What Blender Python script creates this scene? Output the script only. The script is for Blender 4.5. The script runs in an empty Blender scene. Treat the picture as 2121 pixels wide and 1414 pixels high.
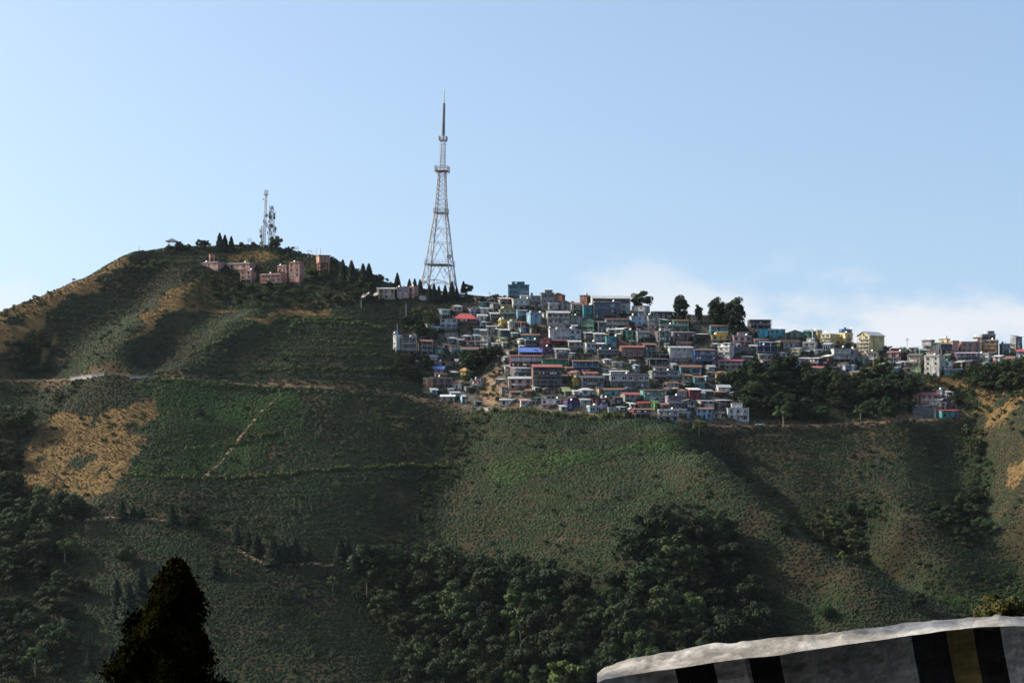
import bpy, bmesh, math, random
import numpy as np
from mathutils import Vector, Matrix

# ---------------------------------------------------------------- camera, sky, sun, exposure
FPX, UC, VH = 3958.0, 1060.5, 900.0          # focal length, centre column and eye-level row of the 2121x1414 photograph
scene = bpy.context.scene
cam_d = bpy.data.cameras.new('camera'); cam = bpy.data.objects.new('camera', cam_d)
scene.collection.objects.link(cam); scene.camera = cam
cam.location = (0, 0, 0); cam.rotation_euler = (math.radians(90), 0, 0)
cam_d.sensor_width = 36.0; cam_d.lens = 36.0 * FPX / 2121.0
cam_d.shift_y = (VH - 707.0) / 2121.0
cam_d.clip_start = 0.1; cam_d.clip_end = 12000

SUN_EL, SUN_AZ = 34.0, -81.0     # degrees; azimuth clockwise from +Y (the view direction): -90 is straight to the west side
world = bpy.data.worlds.new('World'); scene.world = world; world.use_nodes = True
wn = world.node_tree; wn.nodes.clear()
def wnode(t, **k):
    n = wn.nodes.new(t)
    for a, b in k.items(): setattr(n, a, b)
    return n
w_out = wnode('ShaderNodeOutputWorld'); w_bg = wnode('ShaderNodeBackground')
w_sky = wnode('ShaderNodeTexSky', sky_type='NISHITA', sun_disc=False)
w_sky.sun_elevation = math.radians(SUN_EL); w_sky.sun_rotation = math.radians(SUN_AZ)
w_sky.altitude = 1500; w_sky.air_density = 1.0; w_sky.dust_density = 10.0; w_sky.ozone_density = 1.0
w_bg.inputs['Strength'].default_value = 0.15
# a hazy day: the sky keeps much the same tone down to the horizon
tcs = wnode('ShaderNodeTexCoord'); mps = wnode('ShaderNodeMapping'); mps.inputs['Scale'].default_value = (1.0, 1.0, 0.75); mps.inputs['Location'].default_value = (0.0, 0.0, 0.12)
vns = wnode('ShaderNodeVectorMath', operation='NORMALIZE'); wn.links.new(tcs.outputs['Generated'], mps.inputs[0]); wn.links.new(mps.outputs[0], vns.inputs[0]); wn.links.new(vns.outputs[0], w_sky.inputs['Vector'])
# soft low cumulus lying along the whole horizon
tc = wnode('ShaderNodeTexCoord'); sep = wnode('ShaderNodeSeparateXYZ')
wn.links.new(tc.outputs['Generated'], sep.inputs[0])
mp = wnode('ShaderNodeMapping'); mp.inputs['Scale'].default_value = (1.0, 1.0, 2.2); mp.inputs['Location'].default_value = (2.7708, 17.3312, 0.0)
wn.links.new(tc.outputs['Generated'], mp.inputs[0])
nz = wnode('ShaderNodeTexNoise'); nz.inputs['Scale'].default_value = 13.0; nz.inputs['Detail'].default_value = 8.0; nz.inputs['Roughness'].default_value = 0.55
wn.links.new(mp.outputs[0], nz.inputs['Vector'])
big = wnode('ShaderNodeTexNoise'); big.inputs['Scale'].default_value = 2.2; big.inputs['Detail'].default_value = 1.0
mp2 = wnode('ShaderNodeMapping'); mp2.inputs['Location'].default_value = (9.2601, 7.4662, 0.0); mp2.inputs['Scale'].default_value = (1.0, 1.0, 0.25)
wn.links.new(tc.outputs['Generated'], mp2.inputs[0]); wn.links.new(mp2.outputs[0], big.inputs['Vector'])
def wmath(op, a, b=None, clamp=False):
    n = wnode('ShaderNodeMath', operation=op, use_clamp=clamp)
    for i, v in enumerate((a, b)):
        if v is None: continue
        if isinstance(v, (int, float)): n.inputs[i].default_value = v
        else: wn.links.new(v, n.inputs[i])
    return n.outputs[0]
def wramp(v, lo, hi):
    n = wnode('ShaderNodeMapRange', interpolation_type='SMOOTHSTEP'); n.clamp = True
    wn.links.new(v, n.inputs[0]); n.inputs[1].default_value = lo; n.inputs[2].default_value = hi
    return n.outputs[0]
top = wmath('SUBTRACT', 1.0, wramp(sep.outputs[2], 0.05, 0.115))
dens = wmath('ADD', wmath('MULTIPLY', nz.outputs[0], 1.0), wmath('MULTIPLY', big.outputs[0], 0.70))
dens = wmath('ADD', dens, wmath('MULTIPLY', top, 0.30))
cl = wmath('MULTIPLY', wramp(dens, 1.03, 1.24), wramp(sep.outputs[2], -0.02, 0.03))
cl = wmath('MULTIPLY', cl, wmath('MULTIPLY', top, 0.85))
mixc = wnode('ShaderNodeMix', data_type='RGBA'); mixc.inputs['B'].default_value = (3.75, 3.7, 3.92, 1)
wn.links.new(cl, mixc.inputs['Factor']); wn.links.new(w_sky.outputs[0], mixc.inputs['A'])
wb = wnode('ShaderNodeMix', data_type='RGBA', blend_type='MULTIPLY'); wb.inputs['Factor'].default_value = 1.0; wb.inputs['B'].default_value = (1.0, 1.03, 1.0, 1)   # white balance
wn.links.new(mixc.outputs['Result'], wb.inputs['A']); wn.links.new(wb.outputs['Result'], w_bg.inputs['Color']); wn.links.new(w_bg.outputs[0], w_out.inputs[0])

sun_d = bpy.data.lights.new('sun', 'SUN'); sun_d.energy = 3.8; sun_d.angle = math.radians(0.6); sun_d.color = (1.0, 0.90, 0.74)
sun = bpy.data.objects.new('sun', sun_d); scene.collection.objects.link(sun)
_el, _az = math.radians(SUN_EL), math.radians(SUN_AZ)
SUN_DIR = Vector((math.sin(_az) * math.cos(_el), math.cos(_az) * math.cos(_el), math.sin(_el)))
sun.rotation_euler = (-SUN_DIR).to_track_quat('-Z', 'Y').to_euler(); sun.location = (0, 0, 300)

vs = scene.view_settings
vs.view_transform = 'Standard'; vs.look = 'None'; vs.gamma = 1.0; vs.exposure = 0.68; vs.use_curve_mapping = False
cy = scene.cycles
cy.use_denoising = True; cy.max_bounces = 6; cy.diffuse_bounces = 2; cy.glossy_bounces = 2; cy.transmission_bounces = 4
cy.transparent_max_bounces = 8; cy.volume_bounces = 1; cy.caustics_reflective = False; cy.caustics_refractive = False
cy.use_adaptive_sampling = True; cy.adaptive_threshold = 0.01; cy.denoising_prefilter = 'ACCURATE'; cy.denoising_input_passes = 'RGB_ALBEDO_NORMAL'

# ---------------------------------------------------------------- helpers
random.seed(7); RNG = np.random.default_rng(11)
COL = scene.collection
def tag(o, label=None, cat=None, group=None, kind=None):
    for k, v in (('label', label), ('category', cat), ('group', group), ('kind', kind)):
        if v: o[k] = v
    return o
def link(o, parent=None):
    COL.objects.link(o)
    if parent is not None: o.parent = parent
    return o
def empty(name, loc=(0, 0, 0), rz=0.0):
    o = bpy.data.objects.new(name, None); o.empty_display_size = 0.5
    o.location = loc; o.rotation_euler = (0, 0, rz); return link(o)
class MB:
    """collects boxes, bars and sheets, then becomes one mesh"""
    def __init__(s): s.v = []; s.f = []; s.m = []
    def add(s, vs, fs, m=0):
        b = len(s.v); s.v += [tuple(p) for p in vs]
        s.f += [tuple(b + i for i in f) for f in fs]; s.m += [m] * len(fs); return s
    def box(s, x0, x1, y0, y1, z0, z1, m=0):
        p = [(x0, y0, z0), (x1, y0, z0), (x1, y1, z0), (x0, y1, z0), (x0, y0, z1), (x1, y0, z1), (x1, y1, z1), (x0, y1, z1)]
        return s.add(p, [(0, 3, 2, 1), (4, 5, 6, 7), (0, 1, 5, 4), (1, 2, 6, 5), (2, 3, 7, 6), (3, 0, 4, 7)], m)
    def bar(s, a, b, r, m=0, r2=None, n=4):
        a, b = Vector(a), Vector(b); d = b - a
        if d.length < 1e-6: return s
        q = d.to_track_quat('Z', 'Y'); r2 = r if r2 is None else r2; vs = []
        for c, rr in ((a, r), (b, r2)):
            for i in range(n):
                t = 2 * math.pi * (i + 0.5) / n
                vs.append(c + q @ Vector((math.cos(t) * rr, math.sin(t) * rr, 0)))
        fs = [(i, (i + 1) % n, n + (i + 1) % n, n + i) for i in range(n)] + [tuple(range(n - 1, -1, -1)), tuple(range(n, 2 * n))]
        return s.add(vs, fs, m)
    def mesh(s, name, mats):
        me = bpy.data.meshes.new(name); me.from_pydata(s.v, [], s.f)
        for m in (mats if isinstance(mats, (list, tuple)) else [mats]): me.materials.append(m)
        if any(s.m): me.polygons.foreach_set('material_index', s.m)
        me.update(); return me
    def build(s, name, mats, parent=None):
        return link(bpy.data.objects.new(name, s.mesh(name, mats)), parent)

def nodes_of(name):
    m = bpy.data.materials.new(name); m.use_nodes = True
    nt = m.node_tree; return m, nt, nt.nodes['Principled BSDF']
def N(nt, t, **k):
    n = nt.nodes.new(t)
    for a, b in k.items(): setattr(n, a, b)
    return n
def noise_ramp(nt, scale, lo, hi, coord='Object', detail=4.0, vec_scale=None, rough=0.6, c0=0.35, c1=0.68):
    t = N(nt, 'ShaderNodeTexCoord'); n = N(nt, 'ShaderNodeTexNoise')
    n.inputs['Scale'].default_value = scale; n.inputs['Detail'].default_value = detail; n.inputs['Roughness'].default_value = rough
    src = t.outputs[coord]
    if vec_scale:
        mp_ = N(nt, 'ShaderNodeMapping'); mp_.inputs['Scale'].default_value = vec_scale; nt.links.new(src, mp_.inputs[0]); src = mp_.outputs[0]
    nt.links.new(src, n.inputs['Vector'])
    r = N(nt, 'ShaderNodeValToRGB'); r.color_ramp.elements[0].position = c0; r.color_ramp.elements[1].position = c1
    r.color_ramp.elements[0].color = (*lo, 1); r.color_ramp.elements[1].color = (*hi, 1)
    nt.links.new(n.outputs[0], r.inputs[0]); return r.outputs[0]
def mul(nt, a, b, mode='MULTIPLY', fac=1.0):
    n = N(nt, 'ShaderNodeMix', data_type='RGBA', blend_type=mode)
    for key, v in (('Factor', fac), ('A', a), ('B', b)):
        if isinstance(v, (int, float)): n.inputs[key].default_value = v
        elif isinstance(v, tuple): n.inputs[key].default_value = (*v, 1) if len(v) == 3 else v
        else: nt.links.new(v, n.inputs[key])
    return n.outputs['Result']
def mat_plain(name, c, rough=0.85, var=0.25, scale=0.8, metal=0.0, spec=0.3):
    m, nt, b = nodes_of(name)
    lo = tuple(x * (1 - var) for x in c); hi = tuple(min(1, x * (1 + var * 0.6)) for x in c)
    nt.links.new(noise_ramp(nt, scale, lo, hi), b.inputs['Base Color'])
    b.inputs['Roughness'].default_value = rough; b.inputs['Metallic'].default_value = metal
    b.inputs['Specular IOR Level'].default_value = spec
    return m
_paint = {}
def mat_paint(c):
    """weathered wall paint: the colour with blotches and vertical rain streaks"""
    key = tuple(round(x, 3) for x in c)
    if key in _paint: return _paint[key]
    m, nt, b = nodes_of('wall_paint')
    base = noise_ramp(nt, 0.35, tuple(x * 0.72 for x in c), tuple(min(1, x * 1.12) for x in c), 'Object', 5.0)
    streak = noise_ramp(nt, 1.0, (0.36, 0.34, 0.31), (1, 1, 1), 'Object', 4.0, (1.6, 1.6, 0.16), 0.65, 0.36, 0.56)
    col = mul(nt, base, streak)
    oi = N(nt, 'ShaderNodeObjectInfo'); hs = N(nt, 'ShaderNodeHueSaturation')
    mr = N(nt, 'ShaderNodeMapRange'); mr.inputs[3].default_value = 0.82; mr.inputs[4].default_value = 1.12
    nt.links.new(oi.outputs['Random'], mr.inputs[0]); nt.links.new(mr.outputs[0], hs.inputs['Value'])
    nt.links.new(col, hs.inputs['Color']); nt.links.new(hs.outputs[0], b.inputs['Base Color'])
    b.inputs['Roughness'].default_value = 0.9; b.inputs['Specular IOR Level'].default_value = 0.2
    _paint[key] = m; return m
_tin = {}
def mat_tin(c):
    """corrugated sheet: painted metal with rust blotches and fine ribs"""
    key = tuple(round(x, 3) for x in c)
    if key in _tin: return _tin[key]
    m, nt, b = nodes_of('sheet_roofing')
    rust = noise_ramp(nt, 0.5, (0.16, 0.075, 0.04), (0.22, 0.12, 0.07))
    paint = noise_ramp(nt, 1.3, tuple(x * 0.7 for x in c), tuple(min(1, x * 1.15) for x in c))
    fac = noise_ramp(nt, 0.45, (0, 0, 0), (1, 1, 1), 'Object', 6.0, None, 0.65, 0.55, 0.72)
    nt.links.new(mul(nt, paint, rust, 'MIX', fac), b.inputs['Base Color'])
    wv = N(nt, 'ShaderNodeTexWave'); wv.inputs['Scale'].default_value = 2.4; tcd = N(nt, 'ShaderNodeTexCoord')
    nt.links.new(tcd.outputs['Object'], wv.inputs['Vector'])
    bp = N(nt, 'ShaderNodeBump'); bp.inputs['Strength'].default_value = 0.5; bp.inputs['Distance'].default_value = 0.03
    nt.links.new(wv.outputs['Fac'], bp.inputs['Height']); nt.links.new(bp.outputs[0], b.inputs['Normal'])
    b.inputs['Roughness'].default_value = 0.55; b.inputs['Metallic'].default_value = 0.15
    _tin[key] = m; return m

# value noise for relief and ragged edges
_perm = np.random.default_rng(5).random((512, 512))
def vnoise(x, y, s, seed=0):
    x = np.asarray(x, float) / s + seed * 17.3 + 1000; y = np.asarray(y, float) / s + seed * 9.1 + 1000
    xi = np.floor(x).astype(int); yi = np.floor(y).astype(int); fx = x - xi; fy = y - yi
    fx = fx * fx * (3 - 2 * fx); fy = fy * fy * (3 - 2 * fy)
    g = lambda a, b: _perm[a % 512, b % 512]
    return (g(xi, yi) * (1 - fx) + g(xi + 1, yi) * fx) * (1 - fy) + (g(xi, yi + 1) * (1 - fx) + g(xi + 1, yi + 1) * fx) * fy - 0.5
def fbm(x, y, s, seed=0, o=4):
    return sum(vnoise(x, y, s / 2 ** i, seed + i) * 0.5 ** i for i in range(o))
# ---------------------------------------------------------------- the hill: control points read from the photograph
def base_d(v): return 617.5 / (0.65 - (VH - v) / FPX)         # a hillside of about 33 degrees
def P(u, v, d): return ((u - UC) / FPX * d, d, (VH - v) / FPX * d)
ctrl = []
RIDGE = [(-400, 760, 1000), (-200, 705, 1018), (0, 650, 1040), (60, 624, 1053), (100, 607, 1062), (150, 586, 1073), (205, 571, 1081), (225, 550, 1090), (245, 535, 1097), (280, 521, 1105),
         (345, 519, 1109), (420, 514, 1113), (500, 511, 1112), (560, 513, 1110), (600, 525, 1106), (650, 536, 1101), (700, 553, 1095), (760, 574, 1088),
         (800, 590, 1082), (860, 603, 1076), (920, 611, 1072), (1000, 624, 1066), (1060, 626, 1062), (1150, 633, 1056), (1230, 645, 1052), (1300, 652, 1048), (1400, 662, 1043),
         (1500, 674, 1038), (1560, 688, 1034), (1620, 697, 1030), (1700, 714, 1026), (1780, 728, 1022), (1850, 735, 1020), (1920, 736, 1018), (2000, 737, 1016), (2121, 739, 1014), (2350, 752, 1010), (2600, 780, 1005)]
for u, v, d in RIDGE:
    x, y, z = P(u, v, d); ctrl += [(x, y, z), (x, y + 45, z - 12), (x, y + 120, z - 62), (x * 1.1, y + 300, z - 170)]
SLOPE = [  # u, v, nearer(-) or farther(+) than the plain hillside, metres
    (-300, 850, 4), (-300, 1000, 6), (-300, 1150, 5), (-300, 1400, 0), (-120, 720, -10), (-120, 800, 2), (-120, 950, 12), (-120, 1200, 8), (-120, 1400, 0),
    (10, 690, -14), (10, 740, -8), (70, 690, -8), (110, 735, 4), (60, 775, 8), (15, 835, 14), (5, 900, 18), (0, 980, 18), (0, 1060, 12),
    (150, 640, -6), (250, 600, -4), (330, 560, -2), (200, 700, -4), (160, 760, -2), (300, 625, 0), (240, 660, 1),
    (415, 575, -11), (380, 605, -17), (330, 650, -22), (275, 705, -24), (240, 765, -21), (180, 800, -13), (110, 830, 0),
    (500, 560, 2), (480, 620, -2), (440, 640, -4), (420, 670, -6), (370, 720, -7), (305, 762, -8), (600, 570, 0), (650, 600, -2), (560, 610, -4),
    (540, 650, -17), (460, 700, -20), (375, 768, -18), (620, 650, -4), (560, 710, -6), (480, 755, -6), (720, 620, -6), (620, 690, -6), (720, 700, -4), (600, 760, -6), (720, 770, -2), (800, 660, 0), (800, 740, 4),
    (860, 640, 2), (870, 700, 10), (900, 760, 16), (935, 800, 19), (960, 850, 20), (945, 900, 20), (905, 960, 19), (888, 1020, 18), (880, 1080, 18), (885, 1130, 18),
    (120, 900, -4), (60, 940, 6), (50, 1000, 8), (200, 870, -18), (325, 850, -30), (328, 900, -32), (275, 980, -32), (200, 1050, -28), (130, 1090, -12), (60, 1110, 6),
    (420, 830, -22), (520, 860, -18), (450, 930, -26), (600, 850, -12), (620, 920, -18), (740, 860, -4), (760, 950, -6), (860, 880, 6), (840, 990, 4),
    (450, 1010, -26), (560, 1040, -24), (680, 1060, -16), (790, 1060, 2), (350, 1090, -28), (480, 1120, -24), (620, 1160, -18), (740, 1150, -4), (820, 1160, 6),
    (250, 1140, -18), (130, 1200, -8), (40, 1200, 2), (300, 1240, -18), (450, 1240, -20), (600, 1260, -14), (740, 1260, 0), (30, 1330, -4), (200, 1330, -14), (420, 1350, -18), (620, 1380, -12), (780, 1380, 2),
    (1000, 660, 6), (1000, 730, 16), (1010, 790, 14), (1000, 840, 14), (1080, 680, 2), (1080, 750, 0), (1080, 820, -6), (1060, 860, -10),
    (1180, 680, 0), (1180, 750, -4), (1180, 820, -12), (1300, 700, -2), (1300, 770, -4), (1300, 840, -14), (1420, 720, 0), (1420, 790, 0), (1420, 850, -8), (1520, 720, 0), (1530, 850, 0),
    (1180, 865, -20), (1280, 870, -24), (1380, 880, -20), (1000, 880, 4), (1000, 930, 0), (985, 1000, 6), (960, 1080, 8), (960, 1140, 12), (1060, 920, -16), (1060, 1000, -16), (1060, 1080, -14), (1060, 1150, -6),
    (1150, 920, -32), (1150, 1000, -34), (1150, 1090, -32), (1150, 1160, -26), (1260, 930, -38), (1280, 1000, -46), (1280, 1080, -46), (1260, 1160, -40),
    (1360, 930, -36), (1380, 1000, -50), (1380, 1080, -52), (1380, 1180, -46),
    (1440, 906, -26), (1500, 962, -44), (1560, 1014, -54), (1620, 1066, -58), (1700, 1136, -60), (1760, 1190, -58), (1850, 1262, -52), (1480, 1040, -54), (1560, 1110, -54), (1640, 1170, -52),
    (1480, 1140, -44), (1560, 1220, -38), (1480, 1260, -30), (1600, 1320, -26), (1700, 1240, -42), (1720, 1320, -36), (1850, 1340, -42),
    (1480, 893, 0), (1570, 955, 8), (1640, 1010, 10), (1720, 1075, 12), (1790, 1130, 12), (1860, 1190, 8), (1600, 905, 4), (1700, 960, 8), (1780, 1020, 6), (1850, 1060, -6), (1860, 1120, -10), (1940, 1170, -12), (1950, 1240, -24),
    (1600, 760, 8), (1650, 800, 14), (1720, 840, 16), (1600, 850, 8), (1800, 790, 12), (1820, 850, 12), (1700, 890, 10), (1820, 910, 10), (1900, 890, 10), (1900, 960, 6), (1960, 1030, 6),
    (1930, 800, 4), (2000, 850, 10), (2015, 900, 17), (2022, 970, 20), (2030, 1050, 18), (2050, 1110, 12), (2110, 1190, -2),
    (2080, 780, -6), (2100, 840, -18), (2090, 920, -16), (2110, 1000, -24), (2121, 1090, -22), (2121, 1290, -40), (2300, 850, -20), (2300, 1000, -35), (2300, 1200, -45), (2300, 1400, -50), (2500, 900, -30), (2500, 1300, -50),
    (900, 1220, 12), (880, 1300, 12), (900, 1400, 10), (1000, 1220, 6), (1000, 1320, -6), (1050, 1400, -14), (1120, 1240, -12), (1150, 1330, -24), (1200, 1400, -28), (1300, 1260, -34), (1320, 1350, -36), (1420, 1400, -26), (2000, 1400, -50),
]
SLOPE = [(u, v, dd * (1.0 if v < 830 else float(np.interp(u, [1200, 1450], [0.58, 1.0])))) for u, v, dd in SLOPE]
for u, v, dd in SLOPE: ctrl.append(P(u, v, base_d(v) + dd))
for u, v, _ in ((1500, 962, 0), (1560, 1014, 0), (1620, 1066, 0), (1700, 1136, 0), (1760, 1190, 0)):   # the gully hidden behind the dome's flank
    dd = dict((a, c) for a, b, c in SLOPE if (a, b) == (u, v))[u]; x, y, z = P(u, v, base_d(v) + dd); ctrl.append((x + 6, y + 36, z - 20))
for u in range(-500, 2700, 400):                       # on down to the stream and up the near side of the valley
    ctrl += [P(u, 1620, base_d(1620) - 20), P(u, 2000, 650)]
for x in range(-700, 701, 200):
    ctrl += [(x, 520, -178), (x, 400, -182), (x, 280, -142), (x, 190, -100), (x, 120, -66), (x, 70, -40)]
for x in (-1800, -900, 900, 1800):
    ctrl += [(x, 1500, -170), (x, 2200, -260), (x, 1000, -40 if abs(x) < 1000 else -150), (x, 600, -180), (x, 200, -120)]
for x in (-1200, 0, 1200): ctrl += [(x, 2000, -230), (x, 2900, -300)]
ctrl = np.array(ctrl, float)
_S = 100.0
def _phi(r): return np.where(r > 0, r * r * np.log(np.maximum(r, 1e-9)), 0.0)
def _fit(c, lam=0.0015):
    n = len(c); X = c[:, :2] / _S
    A = np.zeros((n + 3, n + 3)); A[:n, :n] = _phi(np.linalg.norm(X[:, None] - X[None], axis=2)) + np.eye(n) * lam
    A[:n, n] = 1; A[:n, n + 1:] = X; A[n, :n] = 1; A[n + 1:, :n] = X.T
    b = np.zeros(n + 3); b[:n] = c[:, 2]; return np.linalg.solve(A, b)
_W = _fit(ctrl)
def z_rbf(x, y):
    x = np.asarray(x, float); y = np.asarray(y, float); sh = x.shape; q = np.stack([x.ravel(), y.ravel()], 1) / _S; out = np.empty(len(q))
    X = ctrl[:, :2] / _S; n = len(ctrl)
    for i in range(0, len(q), 20000):
        s = q[i:i + 20000]; d2 = (s[:, :1] - X[None, :, 0]) ** 2 + (s[:, 1:] - X[None, :, 1]) ** 2
        out[i:i + 20000] = (0.5 * d2 * np.log(np.maximum(d2, 1e-12))) @ _W[:n] + _W[n] + s @ _W[n + 1:]
    return out.reshape(sh)
ROAD_Z = -2.35
def z_near(x, y):       # the mountain road the picture is taken from, its outer bank and the cutting above it
    yy = y - 13.5 + 0.12 * (x - 4)
    out = np.where(yy > 0.4, ROAD_Z - 0.66 * (yy - 0.4), ROAD_Z)
    return np.where(yy < -17, ROAD_Z + 0.85 * np.minimum(-17 - yy, 120), out)
def sstep(t): t = np.clip(t, 0, 1); return t * t * (3 - 2 * t)
def z_raw(x, y):
    w = sstep((y - 45) / 60)
    zr = np.clip(z_rbf(x, y), -400, 260) if np.max(w) > 0 else 0
    rough = fbm(x, y, 34, 3) * 1.8 + fbm(x, y, 7, 9, 3) * 0.26
    return zr * w + z_near(x, y) * (1 - w) + rough * sstep((y - 30) / 60)
def axis(parts):
    out = []
    for a, b, s in parts: out += list(np.arange(a, b, s))
    return np.array(out + [parts[-1][1]])
GX = axis([(-2000, -800, 150), (-800, -440, 24), (-440, -310, 6), (-310, 310, 2.0), (310, 440, 6), (440, 800, 24), (800, 2000, 150)])
GY = axis([(-260, -20, 12), (-20, 40, 1.5), (40, 120, 8), (120, 680, 14), (680, 760, 3), (760, 1130, 1.7), (1130, 1180, 5), (1180, 1500, 20), (1500, 3000, 150)])
_gx, _gy = np.meshgrid(GX, GY)
GZ = z_raw(_gx, _gy)
def Z(x, y):
    x = np.asarray(x, float); y = np.asarray(y, float)
    i = np.clip(np.searchsorted(GX, x) - 1, 0, len(GX) - 2); j = np.clip(np.searchsorted(GY, y) - 1, 0, len(GY) - 2)
    fx = np.clip((x - GX[i]) / (GX[i + 1] - GX[i]), 0, 1); fy = np.clip((y - GY[j]) / (GY[j + 1] - GY[j]), 0, 1)
    return (GZ[j, i] * (1 - fx) + GZ[j, i + 1] * fx) * (1 - fy) + (GZ[j + 1, i] * (1 - fx) + GZ[j + 1, i + 1] * fx) * fy
_ds = np.arange(690, 1180, 0.6)
def hit(u, v, default=None):
    """where the sight line through a pixel first meets the hillside: (x, y, z)"""
    x = (u - UC) / FPX * _ds; zr = (VH - v) / FPX * _ds; below = zr <= Z(x, _ds)
    if not below.any():
        k = int(np.argmin(zr - Z(x, _ds)))          # just over the crest: the crest itself
        return (x[k], _ds[k], float(Z(x[k], _ds[k])))
    k = int(np.argmax(below)); return (float(x[k]), float(_ds[k]), float(Z(x[k], _ds[k])))

# the hill road: a bench cut along the slope
ROAD_PX = [(-60, 786), (0, 787), (80, 789), (140, 785), (215, 778), (300, 783), (380, 787), (470, 793), (560, 797), (650, 804), (740, 810), (830, 818), (920, 826), (985, 843),
           (1040, 846), (1120, 846), (1200, 851), (1280, 860), (1360, 871), (1440, 879), (1500, 881), (1570, 884), (1660, 882), (1760, 876), (1850, 872), (1940, 867), (2000, 863)]
road_pts = [hit(u, v) for u, v in ROAD_PX]
_rp = np.array(road_pts)
for _ in range(2): _rp[1:-1, 1:] = 0.25 * _rp[:-2, 1:] + 0.5 * _rp[1:-1, 1:] + 0.25 * _rp[2:, 1:]
_t = np.concatenate([[0], np.cumsum(np.linalg.norm(np.diff(_rp[:, :2], axis=0), axis=1))]); _tt = np.arange(0, _t[-1], 2.0)
road_line = np.stack([np.interp(_tt, _t, _rp[:, k]) for k in range(3)], 1)
def road_dist(x, y):
    x = np.asarray(x, float); best = np.full(x.shape, 1e9); zz = np.zeros(x.shape)
    for p in road_line:
        d = np.hypot(x - p[0], y - p[1]); m = d < best; best = np.where(m, d, best); zz = np.where(m, p[2], zz)
    return best, zz
_m = (_gy > 840) & (_gy < 1090) & (np.abs(_gx) < 330)
_d, _rz = road_dist(_gx[_m], _gy[_m]); _w = 1 - sstep((_d - 2.6) / 3.4)
GZ[_m] = GZ[_m] * (1 - _w) + _rz * _w

# ---------------------------------------------------------------- what grows where (image-space outlines laid onto the slope)
def inpoly(u, v, poly):
    u = np.asarray(u); v = np.asarray(v); r = np.zeros(u.shape, bool); n = len(poly)
    for i in range(n):
        (x0, y0), (x1, y1) = poly[i], poly[(i + 1) % n]
        c = ((y0 > v) != (y1 > v)) & (u < (x1 - x0) * (v - y0) / ((y1 - y0) or 1e-9) + x0); r ^= c
    return r
DRY = [[(330, 840), (300, 832), (245, 837), (180, 862), (120, 880), (70, 912), (42, 950), (48, 1010), (60, 1060), (110, 1050), (150, 1030), (205, 1030), (250, 990), (290, 930), (322, 890)],
       [(-60, 672), (0, 648), (100, 604), (205, 565), (240, 530), (276, 524), (262, 545), (205, 590), (130, 622), (90, 660), (95, 690), (40, 715), (0, 735), (-60, 745)],
       [(420, 566), (396, 580), (350, 620), (318, 652), (282, 690), (262, 720), (290, 705), (350, 660), (420, 645), (500, 640), (445, 610)],
       [(520, 642), (600, 634), (700, 632), (690, 642), (610, 648), (540, 655)], [(470, 520), (560, 515), (600, 530), (520, 545), (480, 540)],
       [(900, 628), (1000, 620), (1010, 632), (960, 640), (900, 640)], [(100, 690), (130, 690), (120, 770), (100, 770)],
       [(2060, 790), (2130, 780), (2130, 860), (2080, 880), (2050, 840)], [(1895, 790), (2060, 775), (2060, 850), (1990, 850), (1950, 800), (1900, 800)],
       [(1830, 810), (1870, 800), (1890, 830), (1850, 845)], [(2070, 960), (2130, 940), (2130, 1010), (2080, 1010)]]
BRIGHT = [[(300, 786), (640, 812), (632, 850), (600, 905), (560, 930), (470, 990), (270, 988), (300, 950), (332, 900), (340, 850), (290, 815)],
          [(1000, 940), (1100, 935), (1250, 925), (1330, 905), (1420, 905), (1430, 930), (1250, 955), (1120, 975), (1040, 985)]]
SOIL = [[(780, 860), (880, 845), (950, 890), (930, 940), (880, 920), (800, 900)], [(985, 790), (1035, 765), (1040, 800), (1035, 845), (1000, 845)],
        [(900, 980), (1000, 960), (960, 1060), (900, 1080)], 
        [(1450, 890), (1560, 950), (1740, 1060), (2000, 1060), (1990, 900), (1700, 885)], [(2050, 880), (2140, 850), (2140, 1210), (2050, 1100)], [(1840, 1030), (1990, 1030), (2040, 1170), (1880, 1200)],
        [(560, 930), (660, 900), (700, 960), (600, 985), (500, 985)], [(220, 1000), (330, 990), (330, 1060), (200, 1080), (160, 1075)], [(1290, 960), (1400, 960), (1400, 1020), (1310, 1010)],
        [(140, 785), (320, 778), (300, 830), (180, 850), (110, 840)], [(60, 1080), (330, 1062), (420, 1080), (300, 1080), (150, 1090)], [(920, 1070), (1010, 1070), (980, 1140), (920, 1130)]]
TOWN = [[(806, 690), (860, 685), (900, 650), (985, 622), (1060, 600), (1310, 600), (1560, 640), (1790, 690), (2140, 690), (2140, 748), (2000, 770), (1900, 775), (1800, 775), (1700, 770), (1540, 755), (1500, 790), (1560, 860), (1550, 876), (1400, 868), (1280, 858), (1040, 846), (960, 845), (880, 810), (880, 770), (815, 735)],
        [(1880, 830), (1960, 805), (2000, 860), (1880, 868)]]
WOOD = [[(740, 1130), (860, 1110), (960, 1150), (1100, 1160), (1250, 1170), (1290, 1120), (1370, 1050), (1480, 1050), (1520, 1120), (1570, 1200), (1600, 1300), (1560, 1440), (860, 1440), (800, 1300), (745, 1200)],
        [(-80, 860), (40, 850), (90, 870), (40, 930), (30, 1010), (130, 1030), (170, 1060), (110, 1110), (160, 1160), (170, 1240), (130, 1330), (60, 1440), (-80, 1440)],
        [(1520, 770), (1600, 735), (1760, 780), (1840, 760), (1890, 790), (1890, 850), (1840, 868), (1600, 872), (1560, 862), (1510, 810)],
        [(2000, 745), (2130, 740), (2130, 780), (2040, 790)], [(430, 570), (520, 590), (520, 635), (440, 620)]]
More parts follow.
